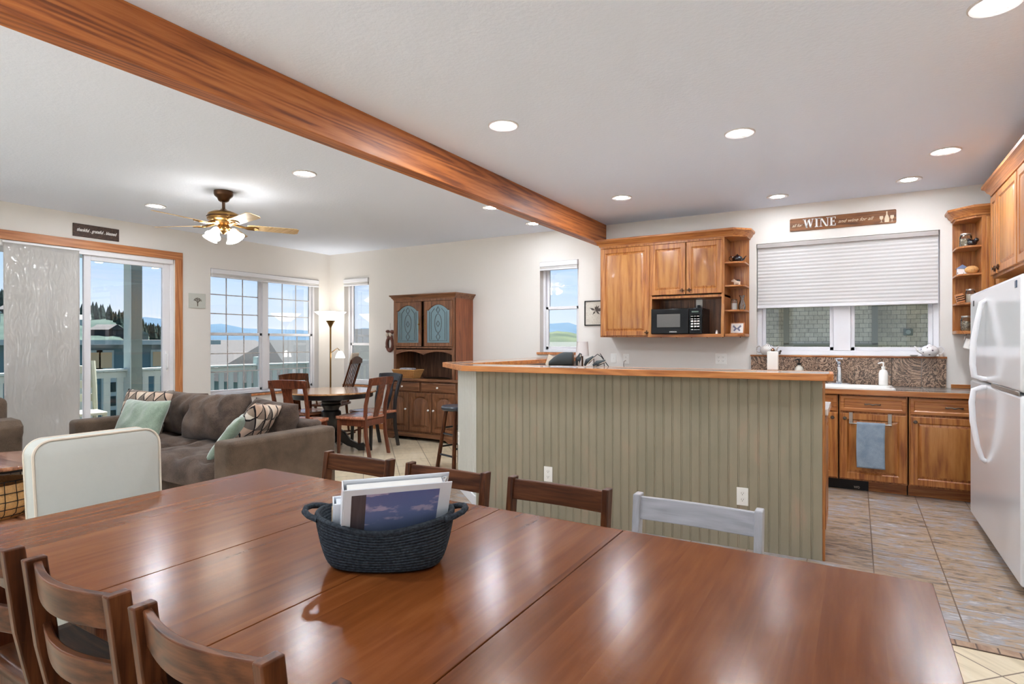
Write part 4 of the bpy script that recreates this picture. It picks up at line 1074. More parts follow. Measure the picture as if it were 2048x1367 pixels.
# cabinets behind the bar on the kitchen side and the lower worktop
t_ = thing('base_cabinet', 'oak cabinet on the kitchen side of the bar, a sliver at its open end', 'cabinet', (-1.4, 4.42, 0))
MB().box(-1.3, 1.21, -.22, .20, .10, .865).build('carcass', 'oak', t_, bevel=.002)
MB().box(-1.3, 1.20, -.22, .13, .0045, .10).build('toe_kick', 'oakx', t_, smooth=0)
MB().panel(-.0, .38, .13, .84, 0, RP).xf(Matrix.Translation((1.21, -.20, 0)) @ Matrix.Rotation(PI / 2, 4, 'Z')).build('end_panel', 'oak', t_, smooth=30)
b = MB().box(-2.72, -.155, 4.125 + .02, 4.66, .868, CT); o = tag(b.build('lower_worktop', 'ceramic', bevel=.004), 'white edge of the lower kitchen worktop jutting out behind the bar end', 'worktop')

# ---- refrigerator (front faces -X)
t_ = thing('refrigerator', 'tall white top-freezer refrigerator with curved handles', 'refrigerator', (.80, 4.72, .0035))
y0, y1 = 3.93 - 4.72, 5.49 - 4.72; hh = 1.682
MB().box(.012, .72, y0 + .01, y1 - .01, .03, hh - .01).build('body', 'appliance', t_, bevel=.012)
def fdoor(name, z0, z1):
    b = MB()
    b.box(-.07, .0, y0, y1, z0, z1); return b.build(name, 'appliance', t_, bevel=.016, seg=3)
zs = 1.055
fz = fdoor('freezer_door', zs + .008, hh); fd = fdoor('fridge_door', .055, zs - .008)
MB().box(-.02, .05, y0 + .02, y1 - .02, 0.0, .055).build('base_grille', 'darkslot', t_)
hy = 4.86 - 4.72
b = MB(); b.tube([(-.07, hy, 1.60), (-.095, hy, 1.585), (-.118, hy, 1.46), (-.138, hy, 1.32), (-.142, hy, 1.18), (-.132, hy, 1.10), (-.09, hy, 1.085), (-.07, hy, 1.085)], [.014, .015, .016, .018, .018, .018, .016, .014], 10); b.build('handle', 'white', fz)
b = MB(); b.tube([(-.07, hy, 1.03), (-.09, hy, 1.03), (-.135, hy, 1.01), (-.146, hy, .93), (-.14, hy, .80), (-.115, hy, .64), (-.092, hy, .56), (-.07, hy, .545)], [.014, .016, .018, .018, .018, .016, .015, .014], 10); b.build('handle', 'white', fd)
MB().box(-.074, -.069, y0 + .02, y0 + .75, zs - .012, zs + .012).build('hinge_strip', 'nickel', t_, bevel=.002)
MB().box(-.074, -.0695, y0 + .08, y0 + .12, 1.615, 1.655).build('badge', plain('blue_badge', (70, 90, 110), .3, metal=.5), fz, bevel=.002)
MB().box(-.073, -.0695, y1 - .17, y1 - .14, 1.585, 1.625).build('badge', 'darkslot', fz, bevel=.002)
MB().cyl((.2, y0 + .05, 0), (.2, y0 + .05, .03), .02).build('foot', 'darkslot', t_)
MB().cyl((.2, y1 - .05, 0), (.2, y1 - .05, .03), .02).build('foot', 'darkslot', t_)

# ---- overhead cabinets on the right wall (front faces -X)
t_ = thing('overhead_cabinet', 'honey oak cabinet run above the refrigerator with heavy crown moulding', 'cabinet', (.955, 6.09, 1.845), -L90)
LW = 3.0; zc = 2.53 - 1.845
MB().box(0, LW, .001, .594, 0, zc).build('carcass', 'oak', t_, bevel=.002)
door('door', .03, .27, .02, zc - .03, 0, t_, knob=(.235, .06, 'latch'))
door('door', .30, .92, .02, zc - .03, 0, t_, knob=(.36, .06, 'latch') )
door('door', .95, 1.57, .02, zc - .03, 0, t_, knob=(1.51, .06, 'latch'))
b = MB(); crown(b, [(0, .594), (0, 0), (LW, 0)], zc - .01, k=1.15); b.build('crown_moulding', 'oakx', t_)
# corner cabinet and open shelves beside it
t_ = thing('corner_shelf_cabinet', 'honey oak corner cabinet with rounded open shelves right of the sink window', 'cabinet', (.75, 6.30, 1.40))
D = YB - 6.30; zc = 2.425 - 1.40; xa = .165
b = MB(); b.box(xa, .80 - .002, .0, D - .001, 0, zc); b.build('carcass', 'oak', t_, bevel=.002)
MB().box(0, xa, D - .014, D - .002, 0, zc).build('shelf_back', 'oak', t_, smooth=0)
door('door', xa + .03, .45, .02, zc - .03, 0, t_)
def shelf_poly2(d, r=.11, n=6):
    return [(xa, d), (0, d), (0, .01 + r)] + [(r - r * math.cos(PI / 2 * k / n), .01 + r - r * math.sin(PI / 2 * k / n)) for k in range(1, n + 1)] + [(xa, .01)]
for z in (0, .255, .505, .745):
    MB().prism(shelf_poly2(D - .002), 'xy', z, z + (.028 if z == 0 else .016)).build('shelf', 'oakx', t_, bevel=.002)
b = MB(); b.prism([(0, D - .002), (0, .13), (.13, 0), (xa, 0), (xa, D - .002)], 'xy', zc - .03, zc); b.build('top_board', 'oakx', t_)
b = MB(); crown(b, [(0, D - .002), (0, .13), (.13, 0), (.22, 0)], zc - .01); b.build('crown_moulding', 'oakx', t_)
zs_ = 1.40
M['mixsnack'] = plain('trail_mix', (150, 120, 90), .8, var=.0)
t = NT('mixed_candy'); vo = t.n('ShaderNodeTexVoronoi'); vo.inputs['Scale'].default_value = 90; t.l(t.coord(), vo.inputs['Vector'])
M['candy'] = t.pbr(t.ramp(t.math('FRACT', t.math('MULTIPLY', vo.outputs['Color'], 3.1)), (0, lin((60, 44, 36))), (.4, lin((196, 180, 150))), (1, lin((110, 84, 64)))), .6)
jar((.825, 6.44, zs_ + .762), 'wide glass jar on the top corner shelf beside the overhead cabinet', .045, .12, 'candy', 'nickel')
t_ = thing('dark_figurine', 'small black and white ornament in front of the jar on the top corner shelf', 'figurine', (.86, 6.37, zs_ + .762))
b = MB(); b.sphere((0, 0, .028), .028, sx=1.3, sy=.8); b.sphere((.03, 0, .05), .018); b.sphere((-.02, 0, .05), .016); b.build('body', 'blackglaze', t_)
t_ = thing('ceramic_house', 'little blue-roofed ceramic house on the second corner shelf', 'figurine', (.80, 6.46, zs_ + .522))
MB().box(-.035, .035, -.03, .03, 0, .06).build('body', 'dotglaze', t_, bevel=.003)
MB().prism([(-.045, .055), (.045, .055), (0, .09)], 'xz', -.036, .036).build('roof', plain('blue_glaze', (110, 126, 160), .3), t_)
t_ = thing('woven_ornament', 'oval straw coloured ornament beside the little ceramic house', 'ornament', (.862, 6.40, zs_ + .522))
MB().sphere((0, 0, .036), .042, sx=1.2, sy=.8, sz=.86).build('body', 'wicker', t_)
jar((.855, 6.42, zs_ + .272), 'glass jar with a metal lid and pale contents on the third corner shelf', .036, .12, 'cowmix', 'nickel')
t_ = thing('recipe_box', 'tilted tan striped box leaning beside the jar on the third corner shelf', 'box', (.792, 6.44, zs_ + .280))
b = MB().box(-.028, .028, -.03, .03, 0, .075); b.build('body', 'trimwood', t_, rot=(0, R(-14), 0), bevel=.002)
b = MB()
for k in range(3): b.box(-.029, .029, -.031, -.029, .012 + k * .018, .020 + k * .018)
b.build('stripes', 'blackglaze', t_, rot=(0, R(-14), 0))
jar((.83, 6.42, zs_ + .029), 'glass jar of mixed beans on the lowest corner shelf', .045, .13, 'candy', 'nickel')
# mug hanging below
t_ = thing('hanging_mug', 'white mug with a dark print hanging below the corner shelves', 'mug', (.835, 6.40, zs_ - .012), R(0))
b = MB(); b.lathe([(.0001, 0), (.032, 0), (.04, .008), (.042, .09), (.039, .09), (.036, .012), (.0001, .01)], n=22)
m4 = Matrix.Translation((0, 0, -.125)) @ Matrix.Rotation(R(18), 4, 'Y')
b.xf(m4); b.build('cup', 'ceramic', t_)
b = MB(); b.tube([(.0, 0, .09 - .01), (.01, 0, .12), (-.01, 0, .135), (-.03, 0, .125), (-.035, 0, .095)], .005, 8); b.xf(Matrix.Translation((0.01, 0, -.135))); b.build('handle', 'ceramic', t_)
MB().lathe([(.0001, 0), (.016, 0), (.016, .002), (.0001, .002)], n=14).xf(m4 @ Matrix.Translation((.008, -.0405, .045)) @ Matrix.Rotation(PI / 2, 4, 'X')).build('print', 'darkslot', t_)
MB().tube([(-.012, 0, .016), (-.012, 0, -.0), (-.02, 0, -.006), (-.026, 0, 0)], .002, 6).build('hook', 'bronze', t_)

# ---- signs and pictures
t_ = thing('wooden_sign', 'long brown wooden wine sign with raised white letters above the kitchen window', 'sign', (-.135, YB, 2.527))
SW, SH = .458, .064
MB().prism([(x, z) for x, z, _ in [(p[0], p[1], 0) for p in rr(-SW, SW, -SH, SH, .012, 0)]], 'xz', -.014, -.0005).build('board', 'signwood', t_, bevel=.001)
def letters(b, x, z, h, ch):
    T = .34 * h * .55; th = .07 * h
    def st(xa, za, xb, zb, w):   # slanted stem
        b.add([(xa, -.020, za), (xa + w, -.020, za), (xb + w, -.020, zb), (xb, -.020, zb), (xa, -.0142, za), (xa + w, -.0142, za), (xb + w, -.0142, zb), (xb, -.0142, zb)],
              [(0, 1, 2, 3), (7, 6, 5, 4), (0, 4, 5, 1), (1, 5, 6, 2), (2, 6, 7, 3), (3, 7, 4, 0)])
    def hb(xa, xb, za, zb): st(xa, za, xa, zb, xb - xa)
    if ch == 'W':
        w = h * 1.12
        st(x + w * .26, z, x + w * .06, z + h, T); st(x + w * .28, z, x + w * .46, z + h, th); st(x + w * .62, z, x + w * .42, z + h, T); st(x + w * .66, z, x + w * .86, z + h, th)
        hb(x - .02 * w, x + w * .3, z + h - th, z + h); hb(x + w * .4, x + w * .66, z + h - th, z + h); hb(x + w * .76, x + w * .98, z + h - th, z + h); return w * .98
    if ch == 'I':
        hb(x + h * .1, x + h * .1 + T, z, z + h); hb(x, x + h * .2 + T, z, z + th); hb(x, x + h * .2 + T, z + h - th, z + h); return h * .2 + T
    if ch == 'N':
        w = h * .82
        hb(x + h * .12, x + h * .12 + th, z, z + h); st(x + w - T * 1.0, z, x + h * .08, z + h, T); hb(x + w - th * .2, x + w + th * .8, z, z + h)
        hb(x, x + h * .3, z, z + th); hb(x - .02, x + h * .28, z + h - th, z + h); hb(x + w - h * .14, x + w + h * .14, z + h - th, z + h); return w + h * .1
    if ch == 'E':
        w = h * .62
        hb(x + h * .1, x + h * .1 + T, z, z + h); hb(x, x + w, z, z + th); hb(x, x + w, z + h - th, z + h); hb(x + h * .1, x + w * .8, z + h * .48, z + h * .48 + th)
        hb(x + w - th, x + w, z, z + h * .26); hb(x + w - th, x + w, z + h * .76, z + h); hb(x + w * .8 - th, x + w * .8, z + h * .38, z + h * .64); return w
x = -.335; 
for ch in 'WINE':
    b = MB(); w = letters(b, x, -.040, .088, ch); b.build('letter', 'ceramic', t_, smooth=0); x += w + .008
M['cream2'] = plain('cream_lettering', (214, 196, 168), .6)
text('script_words', 'all for', .044, 'cream2', t_, (-.392, -.0148, -.008), (PI / 2, 0, 0), .0008, shear=.45, width=.095)
text('script_words', 'and wine for all', .046, 'cream2', t_, (.12, -.0148, -.003), (PI / 2, 0, 0), .0008, shear=.45, width=.30)
bt = MB(); prof = [(-.018, -.052), (-.019, -.02), (-.013, .005), (-.005, .022), (-.005, .050), (.005, .050), (.005, .022), (.013, .005), (.019, -.02), (.018, -.052)]
bt.prism([(p[0] + .382, p[1]) for p in prof], 'xz', -.017, -.0142); bt.build('bottle_shape', 'cream2', t_, smooth=0)
for cx_ in (.338, .424):
    g_ = MB(); prof = [(-.014, .010), (-.015, -.010), (-.009, -.022), (-.002, -.026), (-.002, -.045), (-.013, -.050), (.013, -.050), (.002, -.045), (.002, -.026), (.009, -.022), (.015, -.010), (.014, .010)]
    g_.prism([(p[0] + cx_, p[1]) for p in prof], 'xz', -.017, -.0142); g_.build('wine_glass_shape', 'cream2', t_, smooth=0)
t_ = thing('wooden_sign', 'small dark wooden sign with white script over the patio door trim', 'sign', (XL, 3.243, 2.56), L90)
MB().box(-.23, .23, -.014, -.0005, -.070, .070).build('board', 'signdark', t_, bevel=.002)
text('script_words', 'thankful . grateful . blessed', .05, 'ceramic', t_, (0.0, -.0148, .004), (PI / 2, 0, 0), .001, shear=.4, width=.40, bold=.0012)
t_ = thing('wall_plaque', 'small square cream plaque with a bare grey tree between patio door and gridded window', 'wall art', (XL, 4.402, 1.863), L90)
MB().box(-.108, .108, -.018, -.0005, -.095, .095).build('panel', 'cream_', t_, bevel=.003) if 'cream_' in M else MB().box(-.108, .108, -.018, -.0005, -.095, .095).build('panel', 'slip', t_, bevel=.003)
b = MB(); rn = random.Random(3)
def br(x, z, a, l, w, d):
    x2, z2 = x + math.sin(a) * l, z + math.cos(a) * l
    b.bar((x, -.0195, z), (x2, -.0195, z2), w, .002, (0, 1, 0))
    if d:
        for k in range(3): br(x2, z2, a + (k - 1) * .62 + rn.uniform(-.15, .15), l * .68, w * .66, d - 1)
br(0, -.07, 0, .045, .010, 3); b.build('tree_relief', 'pewter', t_, smooth=0)
t_ = thing('framed_print', 'black framed botanical print partly hidden behind the oak wall cabinet', 'picture', (-2.715, YB, 1.682))
b = MB(); fw = .012
b.box(-.165, .165, -.018, -.0005, -.152, -.152 + fw); b.box(-.165, .165, -.018, -.0005, .152 - fw, .152); b.box(-.165, -.165 + fw, -.018, -.0005, -.152, .152); b.box(.165 - fw, .165, -.018, -.0005, -.152, .152)
b.build('frame', 'black', t_, bevel=.001)
t = NT('botanical_paper'); v = t.coord(); n1 = t.noise(v, 26, 5, .6, 2.0); 
M['print'] = t.pbr(t.ramp(n1, (.46, lin((212, 206, 194))), (.52, lin((188, 180, 166))), (.56, lin((214, 208, 196)))), .8)
MB().box(-.153, .153, -.008, -.001, -.14, .14).build('paper', 'print', t_, smooth=0)
b = MB(); rn = random.Random(5)
for k in range(11):
    a = rn.uniform(-2.6, 2.6); l = rn.uniform(.04, .09); cx_, cz_ = -.02, .03
    ex, ez = cx_ + math.sin(a) * l, cz_ + math.cos(a) * l; px, pz = math.cos(a) * l * .16, -math.sin(a) * l * .16
    mx_, mz_ = (cx_ + ex) / 2, (cz_ + ez) / 2
    b.prism([(cx_, cz_), (mx_ + px, mz_ + pz), (ex, ez), (mx_ - px, mz_ - pz)], 'xz', -.0095 - k * .0001, -.008)
b.build('flower', plain('ink_flower', (84, 78, 72), .8), t_, smooth=0)
# ================================================================ dining table
TX0, TX1, TY0, TY1, TZ = -2.30, .155, .620, 1.69, .76
t_ = thing('dining_table', 'long glossy red-brown dining table with three leaf seams across the top', 'table', ((TX0 + TX1) / 2, (TY0 + TY1) / 2, 0))
cx0, cy0 = (TX0 + TX1) / 2, (TY0 + TY1) / 2
edges = [TX0, -1.495, -1.048, -.608, TX1]
for k in range(4):
    g0 = .0 if k == 0 else .0011; g1 = .0 if k == 3 else .0011
    MB().box(edges[k] + g0 - cx0, edges[k + 1] - g1 - cx0, TY0 - cy0, TY1 - cy0, TZ - .026, TZ).build('table_leaf', 'tabletop', t_, bevel=.0016 if 1 else 0)
b = MB(); b.box(TX0 + .06 - cx0, TX1 - .06 - cx0, TY0 + .05 - cy0, TY0 + .075 - cy0, TZ - .115, TZ - .026); b.box(TX0 + .06 - cx0, TX1 - .06 - cx0, TY1 - .075 - cy0, TY1 - .05 - cy0, TZ - .115, TZ - .026)
b.box(TX0 + .06 - cx0, TX0 + .085 - cx0, TY0 + .05 - cy0, TY1 - .05 - cy0, TZ - .115, TZ - .026); b.box(TX1 - .085 - cx0, TX1 - .06 - cx0, TY0 + .05 - cy0, TY1 - .05 - cy0, TZ - .115, TZ - .026)
b.build('apron', 'tableedge', t_, bevel=.003)
for sx in (-1, 1):
    for sy in (-1, 1):
        x, y = sx * (TX1 - TX0) / 2 - sx * .09, sy * (TY1 - TY0) / 2 - sy * .09
        b = MB(); b.hexa([(x - .032, y - .032, 0), (x + .032, y - .032, 0), (x + .032, y + .032, 0), (x - .032, y + .032, 0)], [(x - .045, y - .045, TZ - .026), (x + .045, y - .045, TZ - .026), (x + .045, y + .045, TZ - .026), (x - .045, y + .045, TZ - .026)])
        b.build('leg', 'tableedge', t_, bevel=.004)

# ---- dining chairs: local +Y = facing, back at y<=0
def dining_chair(loc, rz, label, w=.392, side='chair', rail='chairx', topz=.828, bow=.036):
    t_ = thing('dining_chair', label, 'chair', loc, rz, 'ladder-back chairs around the dining table')
    h = w / 2; pw = .024; pd = .044
    path = [(.045, 0), (.050, .40), (.048, .46), (.012, .64), (-.012, topz)]
    def yb_(z):
        for k in range(len(path) - 1):
            if path[k][1] <= z <= path[k + 1][1]:
                q = (z - path[k][1]) / (path[k + 1][1] - path[k][1]); return path[k][0] * (1 - q) + path[k + 1][0] * q
        return path[-1][0]
    for s_ in (-1, 1):
        x0 = s_ * (h - pw / 2)
        rings = []
        for y, z in path: rings.append([(x0 - pw / 2, y - pd / 2, z), (x0 + pw / 2, y - pd / 2, z), (x0 + pw / 2, y + pd / 2, z + (.0)), (x0 - pw / 2, y + pd / 2, z)])
        MB().ring(rings).build('back_post', side, t_, bevel=.0035)
        MB().hexa([(s_ * (h - .02) - .016, .40, 0), (s_ * (h - .02) + .016, .40, 0), (s_ * (h - .02) + .016, .43, 0), (s_ * (h - .02) - .016, .43, 0)],
                  [(s_ * (h - .02) - .019, .39, .43), (s_ * (h - .02) + .019, .39, .43), (s_ * (h - .02) + .019, .43, .43), (s_ * (h - .02) - .019, .43, .43)]).build('leg', side, t_, bevel=.003)
    def rail_(za, zb, nm):
        n = 14; b = MB(); rings = []
        for i in range(n + 1):
            u = i / n; x = -h + pw * .6 + (w - pw * 1.2) * u; yo = -bow * math.sin(PI * u) ** 1.0
            rings.append([(x, yb_(za) + yo - .004, za), (x, yb_(za) + yo + .013, za), (x, yb_(zb) + yo + .013, zb), (x, yb_(zb) + yo - .004, zb)])
        b.ring(rings); b.build(nm, rail, t_, bevel=.003)
    rail_(topz - .080, topz - .008, 'top_rail'); rail_(.622, .690, 'back_slat')
    def fn(i, j):
        x = -h + .004 + (w - .008) * i; y = .05 + .395 * j
        return (x, y, .452 - .008 * math.sin(PI * i) * math.sin(PI * min(1, j * 1.1)))
    MB().grid(fn, 12, 12).build('seat', rail, t_, smooth=180, solid=.026)
    b = MB(); b.box(-h + .03, h - .03, .395, .415, .36, .432); b.box(-h + .02, -h + .04, .07, .40, .36, .432); b.box(h - .04, h - .02, .07, .40, .36, .432); b.box(-h + .03, h - .03, .055, .07, .36, .432)
    b.build('seat_frame', side, t_)
    return t_
for xc, l, m1, m2 in ((-1.908, 'dark dining chair on the far side, closest to the grey sofa', 'chair', 'chairx'),
                      (-1.419, 'dark dining chair on the far side, directly behind the rope basket', 'chair', 'chairx'),
                      (-.922, 'dark brown dining chair on the far side, next to the pale grey one', 'chair', 'chairx'),
                      (-.438, 'ladder-back dining chair greyed to imitate glare on the far side, nearest the kitchen', 'glarepost', 'glarewood')):
    if m1 == 'glarepost': M['glarepost'] = wood('glare_grey_post', (150, 150, 154), (172, 173, 178), (188, 189, 194), 'Z', 20, .06, rough=.4, contrast=.3)  # posts greyed for the same glare as the rails
    dining_chair((xc, 1.868, 0), PI, l, .398, m1, m2, .828, .010)
for xc, l in ((-1.925, 'dark near-side dining chair cut by the left picture edge'), (-1.443, 'dark near-side dining chair, second from the left picture edge'),
              (-.985, 'dark near-side dining chair beside the short table leg, nearest the viewer on the left'), (-.475, 'dark near-side dining chair showing only a post tip below the basket')):
    dining_chair((xc + .020, .594, 0), 0, l, .388, 'chair', 'chairx', .842)

# ---- slipcovered chair at the head
t_ = thing('slipcovered_chair', 'white slipcovered dining chair with rounded back at the far left end of the table', 'chair', (-2.44, 1.128, 0), -L90)
# local +Y = facing (world +X)
def slipback(i, j):
    return None
b = MB(); rings = []
n = 10
def outl(hw, zt, r, zb=0.02, k=6):
    pts = [(-hw, zb), (hw, zb)]
    for q in range(k + 1):
        a = PI / 2 * q / k; pts.append((hw - r + r * math.cos(a), zt - r + r * math.sin(a)))
    for q in range(k + 1):
        a = PI / 2 + PI / 2 * q / k; pts.append((-hw + r + r * math.cos(a), zt - r + r * math.sin(a)))
    return pts
def yo(z): return .0 if z < .45 else -(z - .45) * .16
def tap(x, z): return x * (.915 + .085 * min(1, max(0, (z - .60) / .36)))
for yy, gr in ((0.0, -.012), (.008, 0), (.075, 0), (.083, -.012)):
    rings.append([(tap(x, z), yy - .085 + yo(z), z) for x, z in outl(.222 + gr, .972 + gr, .062, k=9)])
b.ring(rings); b.build('backrest_cover', 'slip', t_, smooth=60)
for yy in (.079, .004):
    p_ = outl(.221, .971, .062, k=9)[1:]
    MB().tube([(tap(x, z), yy - .085 + yo(z), z) for x, z in p_] + [(tap(-.221, .02), yy - .085, .02)], .0045, 6).build('piping', 'slipseam', t_)
b = MB(); b.box(-.20, .20, -.002, .30, .43, .50); b.build('seat_cover', 'slip', t_, bevel=.02, seg=3)
b = MB(); b.box(-.195, .195, -.0, .29, .04, .43); b.build('skirt', 'slip', t_, bevel=.01)
for x in (-.17, .17):
    for y in (-.05, .26): MB().box(x - .018, x + .018, y - .018, y + .018, 0, .045).build('leg', 'chair', t_)

# ---- rope basket with binders
BA = R(30.6)
t_ = thing('rope_basket', 'dark blue-black coiled rope basket with loop handles on the dining table', 'basket', (-1.045, 1.125, TZ + .0005), BA)
b = MB(); N = 64; rows = 15; rings = []
def rim(a, q):      # plan radius at level q 0..1
    A = .128 + .046 * q ** .45; B_ = .070 + .034 * q ** .45
    ca, sa = math.cos(a), math.sin(a); e = 2.5
    r_ = (abs(ca / A) ** e + abs(sa / B_) ** e) ** (-1 / e)
    return r_ * ca, r_ * sa
def zz_(a, q): return q * (.103 + .027 * abs(math.cos(a)) ** 2.2)
prof = []
sub_ = 6
for k in range(rows * sub_ + 1):
    q = k / (rows * sub_); bulge = .0034 * abs(math.sin(PI * k / sub_)); rings_ = []
    for m in range(N):
        a = 2 * PI * m / N; x, y = rim(a, q); l = math.hypot(x, y); f_ = 1 + bulge / l
        rings_.append((x * f_, y * f_, .004 + zz_(a, q)))
    rings.append(rings_)
inner = []
for k in range(rows * 3, -1, -1):
    q = k / (rows * 3); bulge = .0025 * abs(math.sin(PI * k / 3)); inner.append([((rim(2 * PI * m / N, q)[0]) * (1 - (.009 + bulge) / math.hypot(*rim(2 * PI * m / N, q))), rim(2 * PI * m / N, q)[1] * (1 - (.009 + bulge) / math.hypot(*rim(2 * PI * m / N, q))), .012 + zz_(2 * PI * m / N, q) * .96) for m in range(N)])
b.ring(rings + inner); b.build('coiled_wall', 'rope', t_, smooth=60)
b = MB(); b.tube([(rim(2 * PI * m / N, 1)[0] * .98, rim(2 * PI * m / N, 1)[1] * .98, zz_(2 * PI * m / N, 1) + .006) for m in range(N)], .0065, 8, close=True); b.build('rim_coil', 'rope', t_, smooth=60)
for s_ in (-1, 1):
    zt_ = .134
    b = MB(); pts = [(s_ * .158, -.055, zt_ - .006), (s_ * .182, -.048, zt_ + .001), (s_ * .200, -.028, zt_ + .006), (s_ * .206, 0, zt_ + .008), (s_ * .200, .028, zt_ + .006), (s_ * .182, .048, zt_ + .001), (s_ * .158, .055, zt_ - .006)]
    b.tube(pts, .0078, 8); b.build('handle', 'rope', t_, smooth=60)
M['binderwhite'] = plain('binder_vinyl', (222, 226, 232), .25, coat=.3)
t = NT('binder_cover_photo')
tc = t.n('ShaderNodeTexCoord'); sp = t.n('ShaderNodeSeparateXYZ'); t.l(tc.outputs['Object'], sp.inputs[0])
base = t.ramp(t.math('MULTIPLY_ADD', sp.outputs[2], 5.5, -.45), (.0, lin((46, 56, 50))), (.06, lin((62, 72, 72))), (.10, lin((104, 118, 150))), (.4, lin((112, 124, 168))), (1, lin((88, 98, 150))))
v = t.coord((1.0, 1, 2.0)); cl = t.noise(v, 17, 4, .55)
cf = t.ramp(cl, (.56, (0, 0, 0, 1)), (.64, (1, 1, 1, 1)))
cb = t.math('MULTIPLY', t.n('ShaderNodeRGBToBW').outputs[0], 1)
bw = t.n('ShaderNodeRGBToBW'); t.l(cf, bw.inputs[0])
cloudf = t.math('MULTIPLY', bw.outputs[0], t.math('GREATER_THAN', sp.outputs[2], .125))
col = t.mix(cloudf, base, lin((176, 166, 192)))
post = t.math('LESS_THAN', sp.outputs[0], -.078)
col = t.mix(post, col, t.mix(t.noise(t.coord((6, 1, .3)), 30, 3), lin((58, 52, 56)), lin((98, 90, 94))))
M['binderphoto'] = t.pbr(col, .3, coat=.5)
mm = Matrix.Rotation(R(51), 4, 'Z') @ Matrix.Rotation(R(28), 4, 'X')
base = Vector((-1.047, 1.149, TZ + .020))
t_ = thing('ring_binder', 'white ring binder with a seaside sky photo cover leaning in the rope basket', 'binder', base); t_.rotation_euler = mm.to_euler()
b = MB(); b.box(-.13, .13, -.019, -.016, .0, .240); b.box(-.13, .13, .016, .019, .0, .240); b.box(-.133, -.13, -.019, .019, .0, .240)
b.build('cover', 'binderwhite', t_, bevel=.0012)
MB().box(-.112, .100, -.0196, -.0188, .040, .222).build('cover_photo', 'binderphoto', t_, smooth=0)
MB().box(-.122, .108, -.013, .010, .004, .232).build('paper_stack', 'ceramic', t_, smooth=0)
b = MB(); b.tube([(.112, -.010, .234), (.119, -.002, .242), (.112, .007, .236), (.118, -.004, .225)], .003, 6)
b.build('rings', 'chrome', t_)
t_ = thing('ring_binder', 'second white binder mostly hidden at the left inside the rope basket', 'binder', base + mm @ Vector((-.022, .042, -.004))); t_.rotation_euler = mm.to_euler()
b = MB(); b.box(-.125, .08, -.018, -.015, .0, .165); b.box(-.125, .08, .009, .012, .0, .165); b.box(-.128, -.125, -.018, .012, .0, .165); b.box(-.12, .075, -.015, .009, .003, .160)
b.build('cover', 'binderwhite', t_, bevel=.0012)
MB().box(-.1292, -.128, -.008, .004, .09, .14).build('spine_label', 'tan', t_, smooth=0)

# ================================================================ sofa
t_ = thing('sofa', 'grey-brown chenille sofa with tufted seat and loose back cushions, seen from its right arm', 'sofa', (-5.0, 3.0, 0))
ax = 1.20; yfr, ybk = -.50, .50
def softbox(b, x0, x1, y0, y1, z0, z1):
    b.box(x0, x1, y0, y1, z0, z1); return b
for x0, x1 in ((ax - .19, ax), (-ax, -ax + .17)):
    b = MB(); b.box(x0, x1, yfr, ybk - .01, .05, .62); b.build('arm', 'sofaarm', t_, bevel=.035, seg=4)
MB().box(-ax + .15, ax - .17, ybk - .2, ybk, .05, .66).build('back_frame', 'sofa', t_, bevel=.04, seg=4)
MB().box(-ax + .15, ax - .17, yfr + .03, ybk - .15, .05, .28).build('base_frame', 'sofa', t_, bevel=.02)
# tufted seat
def tuft(x0, x1, y0, y1, zt, nx, ny, nm):
    def fn(i, j):
        x = x0 + (x1 - x0) * i; y = y0 + (y1 - y0) * j
        e = min(1, min(i, 1 - i) * 14) ** .5 * min(1, min(j, 1 - j) * 10) ** .5
        g = 0
        for a in range(nx):
            for c in range(ny):
                tx, ty = x0 + (x1 - x0) * (a + .5) / nx, y0 + (y1 - y0) * (c + .55) / ny
                d = math.hypot(x - tx, (y - ty)); g = max(g, math.exp(-(d / .075) ** 2))
        wr = .006 * math.sin(17 * x + 9 * y) + .004 * math.sin(31 * x - 13 * y)
        return (x, y, zt - .17 * (1 - e) - .058 * g + wr)
    b = MB(); b.grid(fn, 56, 36)
    b.build(nm, 'sofa', t_, smooth=180)
    MB().box(x0 + .004, x1 - .004, y0 + .004, y1 - .004, .27, zt - .17 + .02).build('seat_core', 'sofa', t_, bevel=.02)
xm_ = 0
tuft(-ax + .16, -.03, yfr - .06, ybk - .2, .46, 3, 3, 'seat_cushion'); tuft(-.03 + .004, ax - .18, yfr - .06, ybk - .2, .46, 3, 3, 'seat_cushion')
def soft_cush(x, y, z, w, h, d, rx, rz, ry, nm, mat, seed, wr=.012, parent=None, p=3.4):
    b = cushion(w, d, h, 26, 22, p, wr, seed, .05)
    return b.build(nm, mat, parent, smooth=180, loc=(x, y, z), rot=(rx, ry, rz))
soft_cush(-.62, .22, .64, .66, .42, .24, R(-14), 0, 0, 'back_cushion', 'sofa', 1, .018, parent=t_)
soft_cush(.02, .16, .645, .76, .44, .28, R(-20), R(3), R(-3), 'back_cushion', 'sofa', 2, .024, parent=t_)
soft_cush(.66, .24, .62, .62, .42, .24, R(-16), R(-4), R(2), 'back_cushion', 'sofa', 3, .020, parent=t_)
for x in (-1.1, 1.1):
    for y in (-.42, .42): MB().box(x - .03, x + .03, y - .03, y + .03, 0, .052).build('foot', 'blackpaint', t_)
